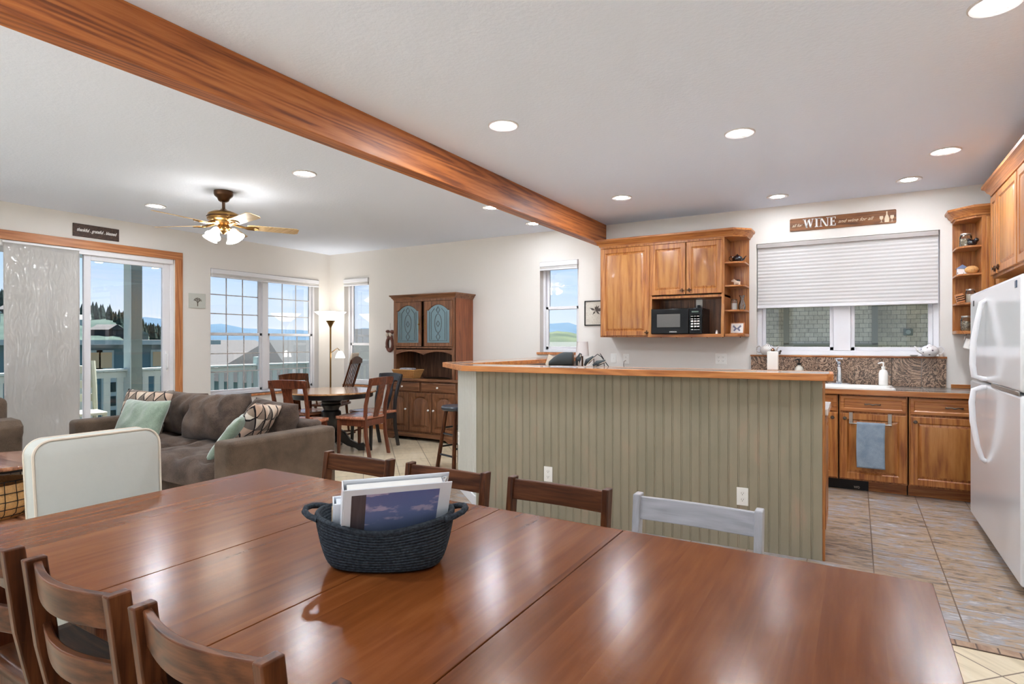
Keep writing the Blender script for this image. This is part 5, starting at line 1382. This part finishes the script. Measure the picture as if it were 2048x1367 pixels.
# throw pillows (things of their own)
def pillow(loc, w, h, d, rot, mat, label, nm='throw_pillow', seed=1, wr=.008, p=2.6):
    o = cushion(w, d, h, 26, 22, p, wr, seed, .10).build(nm, mat, None, smooth=180, loc=loc, rot=rot)
    return tag(o, label, 'pillow')
pillow((-5.93, 3.02, .64), .58, .48, .17, (R(-20), 0, R(14)), 'tri', 'triangle-patterned pillow with dark border standing behind the green pillow on the sofa left', seed=4)
pillow((-5.62, 2.84, .615), .54, .40, .16, (R(-24), 0, R(12)), 'sage', 'wide sage green velvet pillow leaning on the patterned pillow at the sofa left', seed=5)
pillow((-4.24, 2.86, .60), .48, .46, .13, (R(-40), R(6), R(-60)), 'sage', 'sage green pillow leaning against the right sofa arm', seed=6)
pillow((-4.13, 2.94, .665), .42, .42, .15, (R(-34), R(-8), R(-64)), 'tri', 'patterned pillow with brown back leaning on the right sofa arm', seed=7)

# ---- armchair fragment at the far left
t_ = thing('armchair', 'brown chenille armchair with a rolled arm at the left picture edge', 'armchair', (-6.72, 1.55, .0), R(0))
for x0, x1 in ((.22, .50), (-.55, -.35)):
    b = MB(); rings = []
    for y, gr in ((-.45, -.02), (-.43, 0), (.62, 0), (.64, -.02)):
        pts = [(x0 + .04 - gr, .05), (x1 - .04 + gr, .05), (x1 - .02 + gr, .50), (x1 + gr, .54), (x1 + gr, .60), (x1 - .05 + gr, .655 + gr), (x0 + .06, .665 + gr), (x0 - gr, .62), (x0 - gr, .54), (x0 + .03 - gr, .50)]
        rings.append([(px, y, pz) for px, pz in pts])
    b.ring(rings); b.build('arm', 'sofaarm', t_, bevel=.02, seg=3)
b = MB(); b.box(-.35, .24, .40, .62, .05, .84); b.build('backrest', 'sofaarm', t_, bevel=.06, seg=4)
b = MB(); b.box(-.35, .24, -.42, .42, .05, .46); b.build('seat', 'sofa', t_, bevel=.05, seg=4)
# ---- end table with wire basket
t_ = thing('end_table', 'round walnut end table with a lower shelf beside the slipcovered chair', 'table', (-5.13, 1.62, .0125))
MB().lathe([(.0001, .470), (.36, .470), (.375, .478), (.375, .492), (.37, .5), (.0001, .5)], n=48).build('table_top', 'coffee', t_)
MB().lathe([(.0001, .10), (.33, .10), (.335, .105), (.335, .118), (.33, .122), (.0001, .122)], n=44).build('lower_shelf', 'coffee', t_)
MB().tube([(.34 * math.cos(2 * PI * k / 40), .34 * math.sin(2 * PI * k / 40), .462) for k in range(40)], .008, 6, close=True).build('top_ring', 'iron', t_)
MB().tube([(.342 * math.cos(2 * PI * k / 40), .342 * math.sin(2 * PI * k / 40), .10) for k in range(40)], .008, 6, close=True).build('shelf_ring', 'iron', t_)
for k in range(4):
    a = R(22 + 90 * k); MB().box(-.012, .012, -.006, .006, 0, .47).xf(Matrix.Translation((.348 * math.cos(a), .348 * math.sin(a), 0)) @ Matrix.Rotation(a + PI / 2, 4, 'Z')).build('leg', 'iron', t_)
t_ = thing('wire_basket', 'tan lined wire basket on the lower shelf of the round end table', 'basket', (-5.11, 1.60, .1355))
MB().lathe([(.0001, .0), (.19, .0), (.245, .05), (.262, .12), (.25, .20), (.235, .235), (.225, .232), (.24, .19), (.25, .12), (.235, .06), (.18, .012), (.0001, .012)], n=36).build('liner', 'wicker', t_)
for k in range(24):
    a = 2 * PI * k / 24; b = MB(); b.tube([(r * math.cos(a), r * math.sin(a), z) for r, z in ((.19, .004), (.250, .05), (.268, .12), (.256, .20), (.246, .262))], .0025, 5); b.build('wire', 'iron', t_)
for r, z in ((.225, .028), (.262, .08), (.268, .13), (.260, .185), (.246, .262)):
    MB().tube([(r * math.cos(2 * PI * k / 40), r * math.sin(2 * PI * k / 40), z) for k in range(40)], .003, 5, close=True).build('hoop', 'iron', t_)

tag(MB().box(-6.15, -4.5, .2, 2.05, .0005, .012).build('area_rug', 'rug', bevel=.003), 'flat grey rug under the round end table', 'rug')

# ================================================================ breakfast table and chairs
RT = (-5.56, 5.02)
t_ = thing('round_table', 'round pedestal table with a glossy brown top and black base near the corner', 'table', (RT[0], RT[1], 0))
MB().lathe([(.0001, .712), (.525, .712), (.545, .718), (.548, .728), (.54, .735), (.0001, .735)], n=56).build('table_top', 'roundtop', t_)
MB().lathe([(.0001, .655), (.49, .655), (.50, .66), (.50, .712), (.0001, .712)], n=48).build('apron', 'blackpaint', t_)
MB().lathe([(.0001, .10), (.07, .10), (.085, .14), (.10, .18), (.075, .23), (.085, .26), (.105, .33), (.12, .42), (.115, .48), (.09, .50), (.095, .52), (.125, .56), (.115, .58), (.12, .60), (.11, .62), (.14, .655), (.0001, .655)], n=32).build('pedestal', 'blackpaint', t_)
for k in range(4):
    a = R(32 + 90 * k); b = MB()
    pr = [(.04, .10), (.04, .26), (.10, .27), (.17, .22), (.24, .13), (.33, .085), (.39, .09), (.415, .06), (.41, .0), (.34, .0), (.30, .03), (.2, .06), (.12, .11)]
    b.prism(pr, 'xz', -.03, .03); b.xf(Matrix.Rotation(a, 4, 'Z')); b.build('foot', 'blackpaint', t_, bevel=.006)

def splat_chair(loc, rz, label, side='cherry', seat='cherryseat', grp='splat-back chairs around the round table'):
    """local +Y facing; back at y=0"""
    t_ = thing('kitchen_chair', label, 'chair', loc, rz, grp)
    path = [(-.06, 0), (-.01, .25), (0, .44), (-.01, .60), (-.05, .76), (-.10, .90)]
    for s_ in (-1, 1):
        b = MB(); rings = []
        for k, (y, z) in enumerate(path):
            x = s_ * (.185 + .012 * max(0, (z - .44) / .5)); w_ = .017
            rings.append([(x - w_, y - .018, z), (x + w_, y - .018, z), (x + w_, y + .018, z), (x - w_, y + .018, z)])
        b.ring(rings); b.build('back_post', side, t_, bevel=.004)
        MB().hexa([(s_ * .19 - .013, .365, 0), (s_ * .19 + .013, .365, 0), (s_ * .19 + .013, .39, 0), (s_ * .19 - .013, .39, 0)],
                  [(s_ * .185 - .02, .35, .425), (s_ * .185 + .02, .35, .425), (s_ * .185 + .02, .39, .425), (s_ * .185 - .02, .39, .425)]).build('leg', side, t_, bevel=.003)
    b = MB(); rings = []; n = 12
    for i in range(n + 1):
        u = i / n; x = -.225 + .45 * u; yo = -.10 - .035 * math.sin(PI * u); zb = .83 + .0 * u; ztop = .915 + .012 * math.sin(PI * u)
        rings.append([(x, yo + .01, zb), (x, yo + .032, zb), (x, yo + .020, ztop), (x, yo - .004, ztop)])
    b.ring(rings); b.build('top_rail', side, t_, bevel=.004)
    hw = [(.455, .045), (.52, .048), (.60, .062), (.68, .058), (.76, .050), (.835, .066)]
    rings = []
    for z, w_ in hw:
        q = (z - .44) / .4; y = -.002 - .10 * q ** 1.5 - .02 * math.sin(PI * min(1, q))
        rings.append([(-w_, y - .007, z), (w_, y - .007, z), (w_, y + .007, z), (-w_, y + .007, z)])
    MB().ring(rings).build('back_splat', side, t_, bevel=.003)
    def fn(i, j):
        u = 2 * i - 1; w_ = .215 + .018 * j; return (u * w_ * (1 - .06 * (j > .93)), -.005 + .43 * j - .03 * abs(u) ** 3 * j, .452 - .012 * math.sin(PI * i) * math.sin(PI * j))
    MB().grid(fn, 14, 12).build('seat', seat, t_, smooth=180, solid=.032)
    b = MB(); b.box(-.17, .17, .355, .375, .36, .43); b.box(-.195, -.175, .01, .36, .36, .43); b.box(.175, .195, .01, .36, .36, .43); b.box(-.17, .17, -.01, .01, .36, .43); b.build('seat_frame', side, t_)
    return t_
def face(loc, target=RT, extra=0):
    a = math.atan2(target[1] - loc[1], target[0] - loc[0]) - PI / 2; return a + R(extra)
for p, l, s1, s2, ex in (((-4.87, 5.06, 0), 'cherry splat-back chair with an orange-brown seat nearest the hutch, its back to the bar', 'cherry', 'cherryseat', 4),
                     ((-5.27, 4.21, 0), 'cherry splat-back chair rising behind the sofa cushions', 'cherry', 'cherryseat', 0),
                     ((-6.16, 5.02, 0), 'dark brown chair on the window side of the round table', 'chair', 'cherryseat', 0)):
    splat_chair(p, face(p, extra=ex), l, s1, s2)
p = (-5.27, 5.66, 0)
splat_chair(p, R(172), 'glossy black splat-back chair behind the cherry chair, toward the hutch', 'blackpaint', 'cherryseat', 'splat-back chairs around the round table')

# ---- rocking chair
t_ = thing('rocking_chair', 'dark spindle-back rocking chair with a cream headrest cushion behind the round table', 'rocking chair', (-6.50, 5.88, 0), R(117))
def zb2(y): return 0
for s_ in (-1, 1):
    MB().tube([(s_ * .22, -.42, .075), (s_ * .22, -.25, .022), (s_ * .22, 0, .013), (s_ * .22, .25, .022), (s_ * .22, .40, .06)], .013, 8).build('rocker', 'chair', t_)
    for y in (-.17, .19): MB().cyl((s_ * .22, y, .03), (s_ * .19, y * .85, .42), .016, .02, 10).build('leg', 'chair', t_)
    MB().tube([(s_ * .20, -.16, .44), (s_ * .215, -.26, .75), (s_ * .21, -.36, 1.07)], [.016, .014, .015], 8).build('back_post', 'chair', t_)
    MB().tube([(s_ * .21, -.20, .62), (s_ * .25, -.02, .64), (s_ * .25, .18, .63)], .014, 8).build('armrest', 'chair', t_)
    MB().cyl((s_ * .245, .15, .63), (s_ * .21, .13, .44), .012).build('arm_post', 'chair', t_)
for k in range(5):
    x = -.13 + .065 * k; MB().tube([(x, -.17, .44), (x * 1.08, -.255, .72), (x * 1.1, -.355, 1.04)], .0075, 6).build('spindle', 'chair', t_)
rings = []
for i in range(11):
    u = i / 10; x = -.225 + .45 * u; zz = .045 * math.sin(PI * u); rings.append([(x, -.372, 1.02), (x, -.345, 1.02), (x, -.352, 1.08 + zz), (x, -.378, 1.08 + zz)])
MB().ring(rings).build('crest_rail', 'chair', t_, bevel=.004)
def fn(i, j):
    return (-.23 + .46 * i, -.2 + .42 * j, .44 - .02 * math.sin(PI * i) * math.sin(PI * j))
MB().grid(fn, 10, 10).build('seat', 'chair', t_, smooth=180, solid=.03)
cushion(.30, .06, .16, 14, 10, 3, .003, 2).build('headrest_cushion', 'slipseam', t_, smooth=180, loc=(0, -.325, 1.10), rot=(R(16), 0, 0))

# ---- floor lamp
t_ = thing('floor_lamp', 'brass torchiere floor lamp with glowing bowl and side reading lamp in the corner', 'lamp', (-6.995, 6.30, 0))
MB().lathe([(.0001, 0), (.13, 0), (.135, .01), (.12, .02), (.03, .035), (.014, .05), (.0001, .05)], n=30).build('base', 'brass', t_)
MB().cyl((0, 0, .04), (0, 0, 1.57), .0125).build('pole', 'brass', t_)
MB().lathe([(.013, 1.55), (.02, 1.57), (.035, 1.60), (.072, 1.665), (.075, 1.67), (.0001, 1.67)], n=24).build('bowl_holder', 'brass', t_)
MB().lathe([(.066, 1.66), (.232, 1.79), (.236, 1.795), (.228, 1.792), (.062, 1.668), (.0001, 1.668)], n=36).build('lamp_shade', 'torch', t_)
MB().tube([(.2345 * math.cos(2 * PI * k / 40), .2345 * math.sin(2 * PI * k / 40), 1.797) for k in range(40)], .0035, 6, close=True).build('rim_ring', 'brass', t_)
sa = R(30)
MB().tube([(0, 0, 1.16), (.06 * math.cos(sa), .06 * math.sin(sa), 1.20), (.11 * math.cos(sa), .11 * math.sin(sa), 1.235), (.14 * math.cos(sa), .14 * math.sin(sa), 1.20)], .006, 8).build('side_arm', 'brass', t_)
MB().lathe([(.022, .105), (.035, .09), (.06, .045), (.072, 0), (.068, 0), (.055, .045), (.02, .095)], (.15 * math.cos(sa), .15 * math.sin(sa), 1.085), 24).build('lamp_shade', 'torch', t_)

# ---- hutch
t_ = thing('china_hutch', 'tall dark oak china hutch with leaded glass doors against the back wall', 'hutch', (-5.05, YB, 0))
HX0, HX1 = -.625, .625; yq = -.52
b = MB(); b.box(HX0 + .01, HX1 - .01, yq + .01, -.002, .10, .80); b.build('base_carcass', 'hutch', t_, bevel=.002)
# plinth with scalloped cut
pl = [(HX0 - .015, 0), (HX0 + .14, 0), (HX0 + .19, .03), (HX0 + .26, .045), (HX1 - .26, .045), (HX1 - .19, .03), (HX1 - .14, 0), (HX1 + .015, 0), (HX1 + .015, .10), (HX0 - .015, .10)]
MB().prism(pl, 'xz', yq - .012, yq + .02).build('plinth', 'hutchx', t_, bevel=.003)
b = MB(); b.box(HX0 - .015, HX0 + .02, yq + .02, -.002, 0, .10); b.box(HX1 - .02, HX1 + .015, yq + .02, -.002, 0, .10); b.build('plinth_side', 'hutchx', t_, bevel=.002)
MB().box(HX0 - .02, HX1 + .02, yq - .03, -.002, .80, .832).build('base_top', 'hutchx', t_, bevel=.006)
DRW = ((0, 0), (0, .016), (.012, .022), (.016, .022))
fx = HX0 + .01; fw_ = HX1 - HX0 - .02
for k in range(2):
    a = fx + .02 + k * (fw_ - .0) / 2 * 1.0; 
    door('drawer', fx + .03 + k * (fw_ / 2 - .01), fx + k * (fw_ / 2 - .01) + fw_ / 2 - .015, .665, .785, yq + .01, t_, 'hutchx', 'hutchx', knob=(fx + .03 + k * (fw_ / 2 - .01) + fw_ / 4 - .022, .725, 'glassknob'), prof=DRW)
HP = ((0, 0), (0, .016), (.006, .022), (.050, .022), (.060, .004), (.068, .004), (.092, .019))
dw = (fw_ - .08) / 3
for k, kk in enumerate((.9, .9, .1)):
    xa_ = fx + .03 + k * (dw + .010)
    o = door('door', xa_, xa_ + dw, .125, .645, yq + .01, t_, 'hutch', 'hutch', knob=(xa_ + dw * kk, .42, 'glassknob'), prof=HP, arch=.06)
# upper case
ux0, ux1, uy = -.56, .50, -.42
b = MB(); b.box(ux0, ux0 + .02, uy, -.002, .832, 1.94); b.box(ux1 - .02, ux1, uy, -.002, .832, 1.94); b.box(ux0, ux1, uy, -.002, 1.915, 1.94); b.box(ux0, ux1, uy + .02, -.002, 1.245, 1.262)
b.box(ux0 + .02, ux1 - .02, uy + .06, -.02, 1.50, 1.506); b.box(ux0 + .02, ux1 - .02, uy + .06, -.02, 1.70, 1.706)
b.box(ux0, ux0 + .045, uy - .004, uy + .016, .832, 1.94); b.box(ux1 - .045, ux1, uy - .004, uy + .016, .832, 1.94); b.box(ux0, ux1, uy - .003, uy + .015, 1.885, 1.94); b.box(ux0, ux1, uy - .003, uy + .015, 1.225, 1.265)
b.build('upper_carcass', 'hutch', t_, bevel=.0015)
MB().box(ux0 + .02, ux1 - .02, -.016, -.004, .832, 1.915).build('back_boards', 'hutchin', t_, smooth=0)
MB().box(ux1 - .004, ux1 + .003, uy + .014, -.003, .834, 1.913).build('side_panel', 'hutchside', t_, smooth=0)
MB().box(HX1 - .014, HX1 - .006, yq + .012, -.003, .102, .799).build('side_panel', 'hutchside', t_, smooth=0)
# scalloped valance
n = 24; pr = [(ux0 + .045, 1.245)]
for k in range(n + 1):
    u = k / n; x = ux0 + .045 + (ux1 - ux0 - .09) * u
    z = 1.20 - .0 - .045 * (1 - abs(math.sin(2 * PI * u)) ** .8) * (1.0 if .03 < u < .97 else 1.0)
    pr.append((x, z))
pr.append((ux1 - .045, 1.245))
MB().prism(pr, 'xz', uy - .003, uy + .015).build('valance', 'hutchx', t_, bevel=.002)
# glazed doors with arched openings
M['leadline'] = plain('lead_came', (104, 104, 100), .4, metal=.6)
gx = [(ux0 + .03, ux0 + .03 + .475), (ux1 - .03 - .475, ux1 - .03)]
for k, (xa_, xb_) in enumerate(gx):
    z0_, z1_ = 1.27, 1.88; b = MB(); na = 14
    def ol(ins, arch, y):
        pts = [(xa_ + ins, y, z0_ + ins), (xb_ - ins, y, z0_ + ins)]
        w_ = xb_ - xa_ - 2 * ins
        for q in range(na + 1):
            u = q / na; h_ = arch * max(0, math.sin(PI * min(1, max(0, (u - .08) / .84)))) ** .8
            pts.append((xb_ - ins - w_ * u, y, z1_ - ins - arch + h_))
        return pts
    A = .075
    rings = [ol(0, .0, uy - .004), ol(0, 0, uy - .020), ol(.004, 0, uy - .024), ol(.042, A, uy - .024), ol(.050, A, uy - .014), ol(.052, A, uy - .006)]
    b.ring(rings, cap=False); d_ = b.build('door', 'hutch', t_, smooth=30)
    g_ = MB(); p_ = ol(.050, A, 0); g_.prism([(q[0], q[2]) for q in p_], 'xz', uy - .012, uy - .009); g_.build('leaded_pane', 'leaded', d_, smooth=0)
    c_ = MB(); xc_ = (xa_ + xb_) / 2; yl = uy - .0150
    def line(pts): c_.tube([(x, yl, z) for x, z in pts], .0034, 5)
    for zc_, hw_, hh_ in ((1.76, .03, .045), (1.575, .028, .04), (1.40, .032, .05)):
        line([(xc_ - hw_, zc_), (xc_, zc_ + hh_), (xc_ + hw_, zc_), (xc_, zc_ - hh_), (xc_ - hw_, zc_)])
    line([(xc_ + .058 * math.cos(a_ * PI / 12), 1.58 + .125 * math.sin(a_ * PI / 12)) for a_ in range(25)])
    for s_ in (-1, 1):
        line([(xc_ + s_ * .115, 1.36), (xc_ + s_ * .115, 1.72), (xc_ + s_ * .06, 1.78)]); line([(xc_ + s_ * .145, 1.345), (xc_ + s_ * .145, 1.74)])
        line([(xc_ + s_ * .145, 1.345), (xc_, 1.345)])
    c_.build('lead_lines', 'leadline', d_)
    hk_ = MB(); hx_ = xb_ - .028 if k == 0 else xa_ + .028
    hk_.box(hx_ - .007, hx_ + .007, uy - .028, uy - .024, 1.50, 1.64); hk_.cyl((hx_, uy - .024, 1.57), (hx_, uy - .044, 1.57), .010); hk_.build('handle', 'brass', d_)
b = MB(); crown(b, [(ux0, -.004), (ux0, uy), (ux1, uy), (ux1, -.004)], 1.915, k=.85); b.build('crown_moulding', 'hutchx', t_)
# things in the hutch
def plate_stack(x, y, z, r, n, label, mat='ceramic'):
    t2 = thing('plate_stack', label, 'plates', (x, y, z)); b = MB()
    for k in range(n): b.lathe([(.0001, k * .008), (r * .6, k * .008), (r, k * .008 + .014), (r, k * .008 + .017), (r * .6, k * .008 + .004), (.0001, k * .008 + .004)], n=24)
    b.build('plates', mat, t2); return t2
HXc = -5.05
for x, z, h_, r, m_, l in ((-.42, 1.263, .12, .05, 'blackglaze', 'dark jar on the bottom shelf behind the left glass door'), (-.40, 1.507, .15, .045, 'bronze', 'dark canister on the middle shelf behind the left glass door'),
                        (.36, 1.263, .16, .032, 'ceramic', 'white pitcher on the bottom shelf behind the right glass door'), (.30, 1.707, .10, .05, 'wicker', 'tan bowl on the top shelf behind the right glass door'),
                        (.22, 1.507, .08, .06, 'cowmix', 'pale bowl on the middle shelf behind the right glass door')):
    t2 = thing('ceramic_jar', l, 'jar', (HXc + x, YB - .2, z)); MB().lathe([(.0001, 0), (r * .8, 0), (r, h_ * .3), (r * .9, h_ * .75), (r * .6, h_ * .9), (r * .7, h_), (.0001, h_)], n=20).build('body', m_, t2)
# wicker tray basket with cloth
t_ = thing('wicker_basket', 'shallow tan wicker basket on the ledge of the hutch', 'basket', (-5.37, YB - .40, .8325), 0)
b = MB(); o_ = [(-.20, -.105), (.20, -.105), (.20, .105), (-.20, .105)]; i_ = [(-.155, -.08), (.155, -.08), (.155, .08), (-.155, .08)]
b.ring([[(x, y, 0) for x, y in i_], [(x, y, .11) for x, y in o_], [(x * .965, y * .94, .11) for x, y in o_], [(x * .96, y * .94, .012) for x, y in i_]]); b.build('woven_body', 'wicker', t_, bevel=.003)
MB().tube([(x * .985, y * .97, .112) for x, y in [(-.20, -.105), (0, -.107), (.20, -.105), (.202, 0), (.20, .105), (0, .107), (-.20, .105), (-.202, 0)]], .008, 7, close=True).build('rim', 'wicker', t_)
b = MB()
for k in range(17): x = -.18 + .0225 * k; b.bar((x * .80, -.082, .008), (x, -.107, .108), .008, .004, (0, 1, 0))
for k in range(4): z = .02 + .024 * k; s_ = .158 + .045 * z / .11; b.box(-s_, s_, -.083 - .026 * z / .11, -.079 - .026 * z / .11, z, z + .009)
b.build('weave', plain('wicker_dark', (170, 116, 62), .6, var=.3, bscale=60), t_, smooth=0)
t_ = thing('folded_cloth', 'grey and blue striped cloth lying in the wicker basket on the hutch', 'cloth', (-5.375, YB - .385, .8455))
MB().box(-.12, .10, -.06, .06, 0, .125).build('cloth', 'coral', t_, bevel=.02, seg=3)
t_ = thing('serving_tray', 'dark flat tray on the hutch ledge right of the wicker basket', 'tray', (-4.93, YB - .33, .8325))
MB().lathe([(.0001, 0), (.20, 0), (.22, .012), (.215, .012), (.195, .004), (.0001, .004)], n=32, sy=.55).build('tray', 'pewter', t_)
# wall ornament by the hutch: three carved figures with a loop
t_ = thing('wall_ornament', 'brown carved hanging ornament with two cream faces left of the hutch', 'wall ornament', (-6.05, YB, 1.37)); t_.scale = (.8, .8, .8)
M['ornbrown'] = plain('carved_brown', (104, 58, 44), .6, var=.2)
MB().tube([(.0, -.02, .30), (.0, -.02, .20)], .003, 6).build('hanger', 'nickel', t_)
b = MB(); b.tube([(-.07 * math.cos(a) * 1.0, -.03, -.09 + .085 * math.sin(a) * 1.5) for a in [2 * PI * k / 20 for k in range(20)]], .028, 8, close=True); b.sphere((-.05, -.03, .15), .04, sx=1.3, sy=.6, sz=.7); b.sphere((.055, -.03, .14), .045, sx=1.2, sy=.6, sz=.8)
b.sphere((0, -.03, -.19), .05, sx=1.3, sy=.5, sz=.7); b.sphere((-.08, -.03, -.14), .03, sy=.5); b.sphere((0, -.032, .04), .05, sx=1.5, sy=.5)
b.build('carving', 'ornbrown', t_)
for x in (-.045, .035): MB().sphere((x, -.055, .085), .034, sx=.9, sy=.6, sz=1.05).build('face', 'slipseam', t_)
# ---- magazine basket near the window under the round table
t_ = thing('low_basket', 'low striped basket on the floor behind the round table pedestal', 'basket', (-6.55, 5.35, .0005))
MB().lathe([(.0001, 0), (.15, 0), (.19, .10), (.20, .24), (.19, .24), (.18, .10), (.14, .01), (.0001, .01)], n=26).build('body', 'stripeglaze', t_)

# ---- bar stool
t_ = thing('bar_stool', 'black wooden bar stool with a worn seat tucked beside the bar corner', 'stool', (-3.66, 5.02, 0))
MB().lathe([(.0001, .607), (.145, .607), (.160, .617), (.165, .640), (.155, .655), (.06, .648), (.0001, .646)], n=36).build('seat', plain('worn_black_seat', (52, 62, 74), .35, coat=.3, var=.3, bscale=25), t_)
for k in range(4):
    a = R(208 + 90 * k); MB().cyl((.205 * math.cos(a), .205 * math.sin(a), 0), (.11 * math.cos(a), .11 * math.sin(a), .612), .022, .020, 10).build('leg', 'chair', t_)
for k in range(4):
    a0, a1 = R(208 + 90 * k), R(298 + 90 * k)
    for z in ((.14, .36) if k % 2 == 0 else (.22, .42)):
        r_ = .205 - .095 * z / .61; MB().cyl((r_ * math.cos(a0), r_ * math.sin(a0), z), (r_ * math.cos(a1), r_ * math.sin(a1), z), .011, n=8).build('stretcher', 'blackpaint', t_)

# ---- ceiling fan
FX, FY = -5.104, 3.31
t_ = thing('ceiling_fan', 'antique brass ceiling fan with five blades and four lit glass shades', 'ceiling fan', (FX, FY, ZC))
MB().lathe([(.0001, -.001), (.083, -.001), (.084, -.03), (.078, -.045), (.055, -.065), (.045, -.09), (.028, -.10), (.0001, -.10)], n=30).build('canopy', 'bronze', t_)
MB().cyl((0, 0, -.09), (0, 0, -.18), .0135).build('downrod', 'bronze', t_)
MB().lathe([(.0001, -.165), (.022, -.165), (.035, -.178), (.09, -.192), (.132, -.212), (.140, -.225), (.142, -.262), (.134, -.275), (.115, -.285), (.112, -.298), (.075, -.315), (.05, -.325), (.0001, -.325)], n=40).build('motor_housing', 'brass', t_)
MB().tube([(.141 * math.cos(2 * PI * k / 40), .141 * math.sin(2 * PI * k / 40), -.243) for k in range(40)], .006, 6, close=True).build('housing_band', 'bronze', t_)
M['fanblade'] = wood('fan_blade_oak', (170, 136, 92), (200, 170, 124), (214, 186, 144), 'X', 12, .07, rand=False)
for k, a in enumerate((60, -12, 132, 204, 276)):
    m_ = Matrix.Rotation(R(a), 4, 'Z') @ Matrix.Translation((0, 0, -.318)) @ Matrix.Rotation(R(-12), 4, 'X')
    b = MB(); r0, r1 = .20, .665; pts = [(r0, -.045), (r0 + .03, -.058), (r1 - .03, -.066), (r1, -.045), (r1, .045), (r1 - .03, .066), (r0 + .03, .058), (r0, .045)]
    b.prism(pts, 'xy', -.003, .003); b.xf(m_); bl = b.build('blade', 'fanblade', t_, bevel=.001)
    b = MB(); b.tube([(.085, 0, .018), (.13, 0, .004), (.19, .0, -.007), (.26, 0, -.007)], [.013, .012, .011, .009], 8)
    b.tube([(.17, 0, -.007), (.21, .03, -.007), (.27, .036, -.007), (.30, .01, -.007), (.30, -.01, -.007), (.27, -.036, -.007), (.21, -.03, -.007), (.17, 0, -.007)], .006, 6); b.xf(m_); b.build('bracket', 'brass', bl)
MB().lathe([(.0001, -.325), (.05, -.325), (.058, -.345), (.05, -.372), (.03, -.385), (.012, -.40), (.0001, -.402)], n=24).build('light_kit', 'brass', t_)
for k in range(4):
    a = R(20 + 90 * k); ca, sa_ = math.cos(a), math.sin(a)
    MB().tube([(.045 * ca, .045 * sa_, -.355), (.075 * ca, .075 * sa_, -.352), (.092 * ca, .092 * sa_, -.368)], .010, 8).build('lamp_arm', 'brass', t_)
    b = MB(); b.lathe([(.018, 0), (.028, -.012), (.036, -.04), (.050, -.075), (.068, -.098), (.064, -.098), (.045, -.073), (.031, -.04), (.0001, -.01)], n=24)
    b.xf(Matrix.Translation((.09 * ca, .09 * sa_, -.362)) @ Matrix.Rotation(a, 4, 'Z') @ Matrix.Rotation(R(-34), 4, 'Y')); b.build('lamp_shade', 'fanshade', t_)

# ---- small things on the bar
t_ = thing('desk_lamp', 'small lamp with a white drum shade standing beyond the bar near the small window', 'lamp', (-2.80, 6.36, .9105))
MB().lathe([(.0001, 0), (.05, 0), (.05, .012), (.012, .02), (.010, .27), (.0001, .27)], n=18).build('base', 'bronze', t_)
MB().lathe([(.0001, .425), (.066, .425), (.080, .255), (.078, .255), (.064, .42), (.0001, .42)], n=28).build('lamp_shade', 'lampwhite', t_)
b = MB().box(-2.93, -1.95, 6.02, YB - .001, .868, CT); tag(b.build('side_worktop', 'granitegrey', bevel=.002), 'grey worktop against the back wall behind the bar under the oak cabinet', 'worktop')
t_ = thing('base_cabinet', 'oak base cabinet under the worktop behind the bar, below the wall cabinet', 'cabinet', (-2.43, 6.03, 0))
MB().box(-.49, .52, .0, YB - 6.03 - .002, .0045, .866).build('carcass', 'oak', t_, bevel=.002)
# dark leather-like case with flaps
BZ = 1.1415
t_ = thing('leather_case', 'dark grey rounded case lying open on the bar top', 'case', (-1.945, 4.07, BZ + .002), R(22)); t_.scale = (.75, .85, .98)
b = MB(); rings = []
for k in range(9):
    u = k / 8; x = -.155 + .24 * u; h_ = .018 + .088 * math.sin(PI / 2 * min(1, u * 1.25 + .12)); w_ = .05 + .01 * u
    rings.append([(x, w_ * math.cos(a), .004 + h_ * (.5 + .5 * math.sin(a))) for a in [2 * PI * q / 16 for q in range(16)]])
b.ring(rings); M['felt'] = plain('dark_grey_felt', (58, 64, 66), .85); b.build('shell', 'felt', t_, smooth=60)
MB().lathe([(.0001, 0), (.05, 0), (.052, .01), (.046, .014), (.03, .006), (.0001, .006)], n=20, sy=1.0).xf(Matrix.Translation((.086, 0, .056)) @ Matrix.Rotation(PI / 2, 4, 'Y')).build('lining', plain('brown_lining', (74, 58, 46), .7), t_)
MB().bar((-.17, -.01, .003), (-.135, 0, .085), .05, .006, (0, 1, 0)).build('flap', 'slipseam', t_)
for k, (x, rz_, l) in enumerate(((-1.86, 35, 'upright dark flap-shaped pad standing beside the open case on the bar'), (-1.80, 55, 'dark curved pad leaning right on the bar beside the upright one'), (-1.735, 70, 'lowest dark curved pad at the right of the group on the bar'))):
    t_ = thing('curved_pad', l, 'pad', (x, 4.12 + .01 * k, BZ), R(20)); b = MB()
    hh_ = (.10, .075, .045)[k]; ln = (.03, .07, .095)[k]
    b.tube([(0, 0, .008), (ln * .35, 0, hh_ * .55), (ln, 0, hh_)], [.008, .022, .010], 10); b.xf(Matrix.Diagonal((1, 1.9, 1, 1))); b.build('pad', 'felt', t_)
    MB().tube([(.012, -.02, .004), (ln * .5, -.03, hh_ * .45), (ln * 1.05, -.022, hh_ * .92)], .003, 6).build('piping', 'slipseam', t_)
t_ = thing('wire_stand', 'small black wire stand behind the dark pads on the bar', 'stand', (-1.69, 4.20, BZ), R(15))
b = MB(); b.tube([(-.06, 0, .07), (-.03, 0, .095), (.0, 0, .075), (.03, 0, .035), (.055, 0, .0)], .003, 6); b.tube([(-.01, 0, .10), (.015, .01, .06), (.02, .02, .0)], .003, 6); b.tube([(-.06, 0, .07), (-.06, .03, 0)], .003, 6); b.build('wire_frame', 'iron', t_)
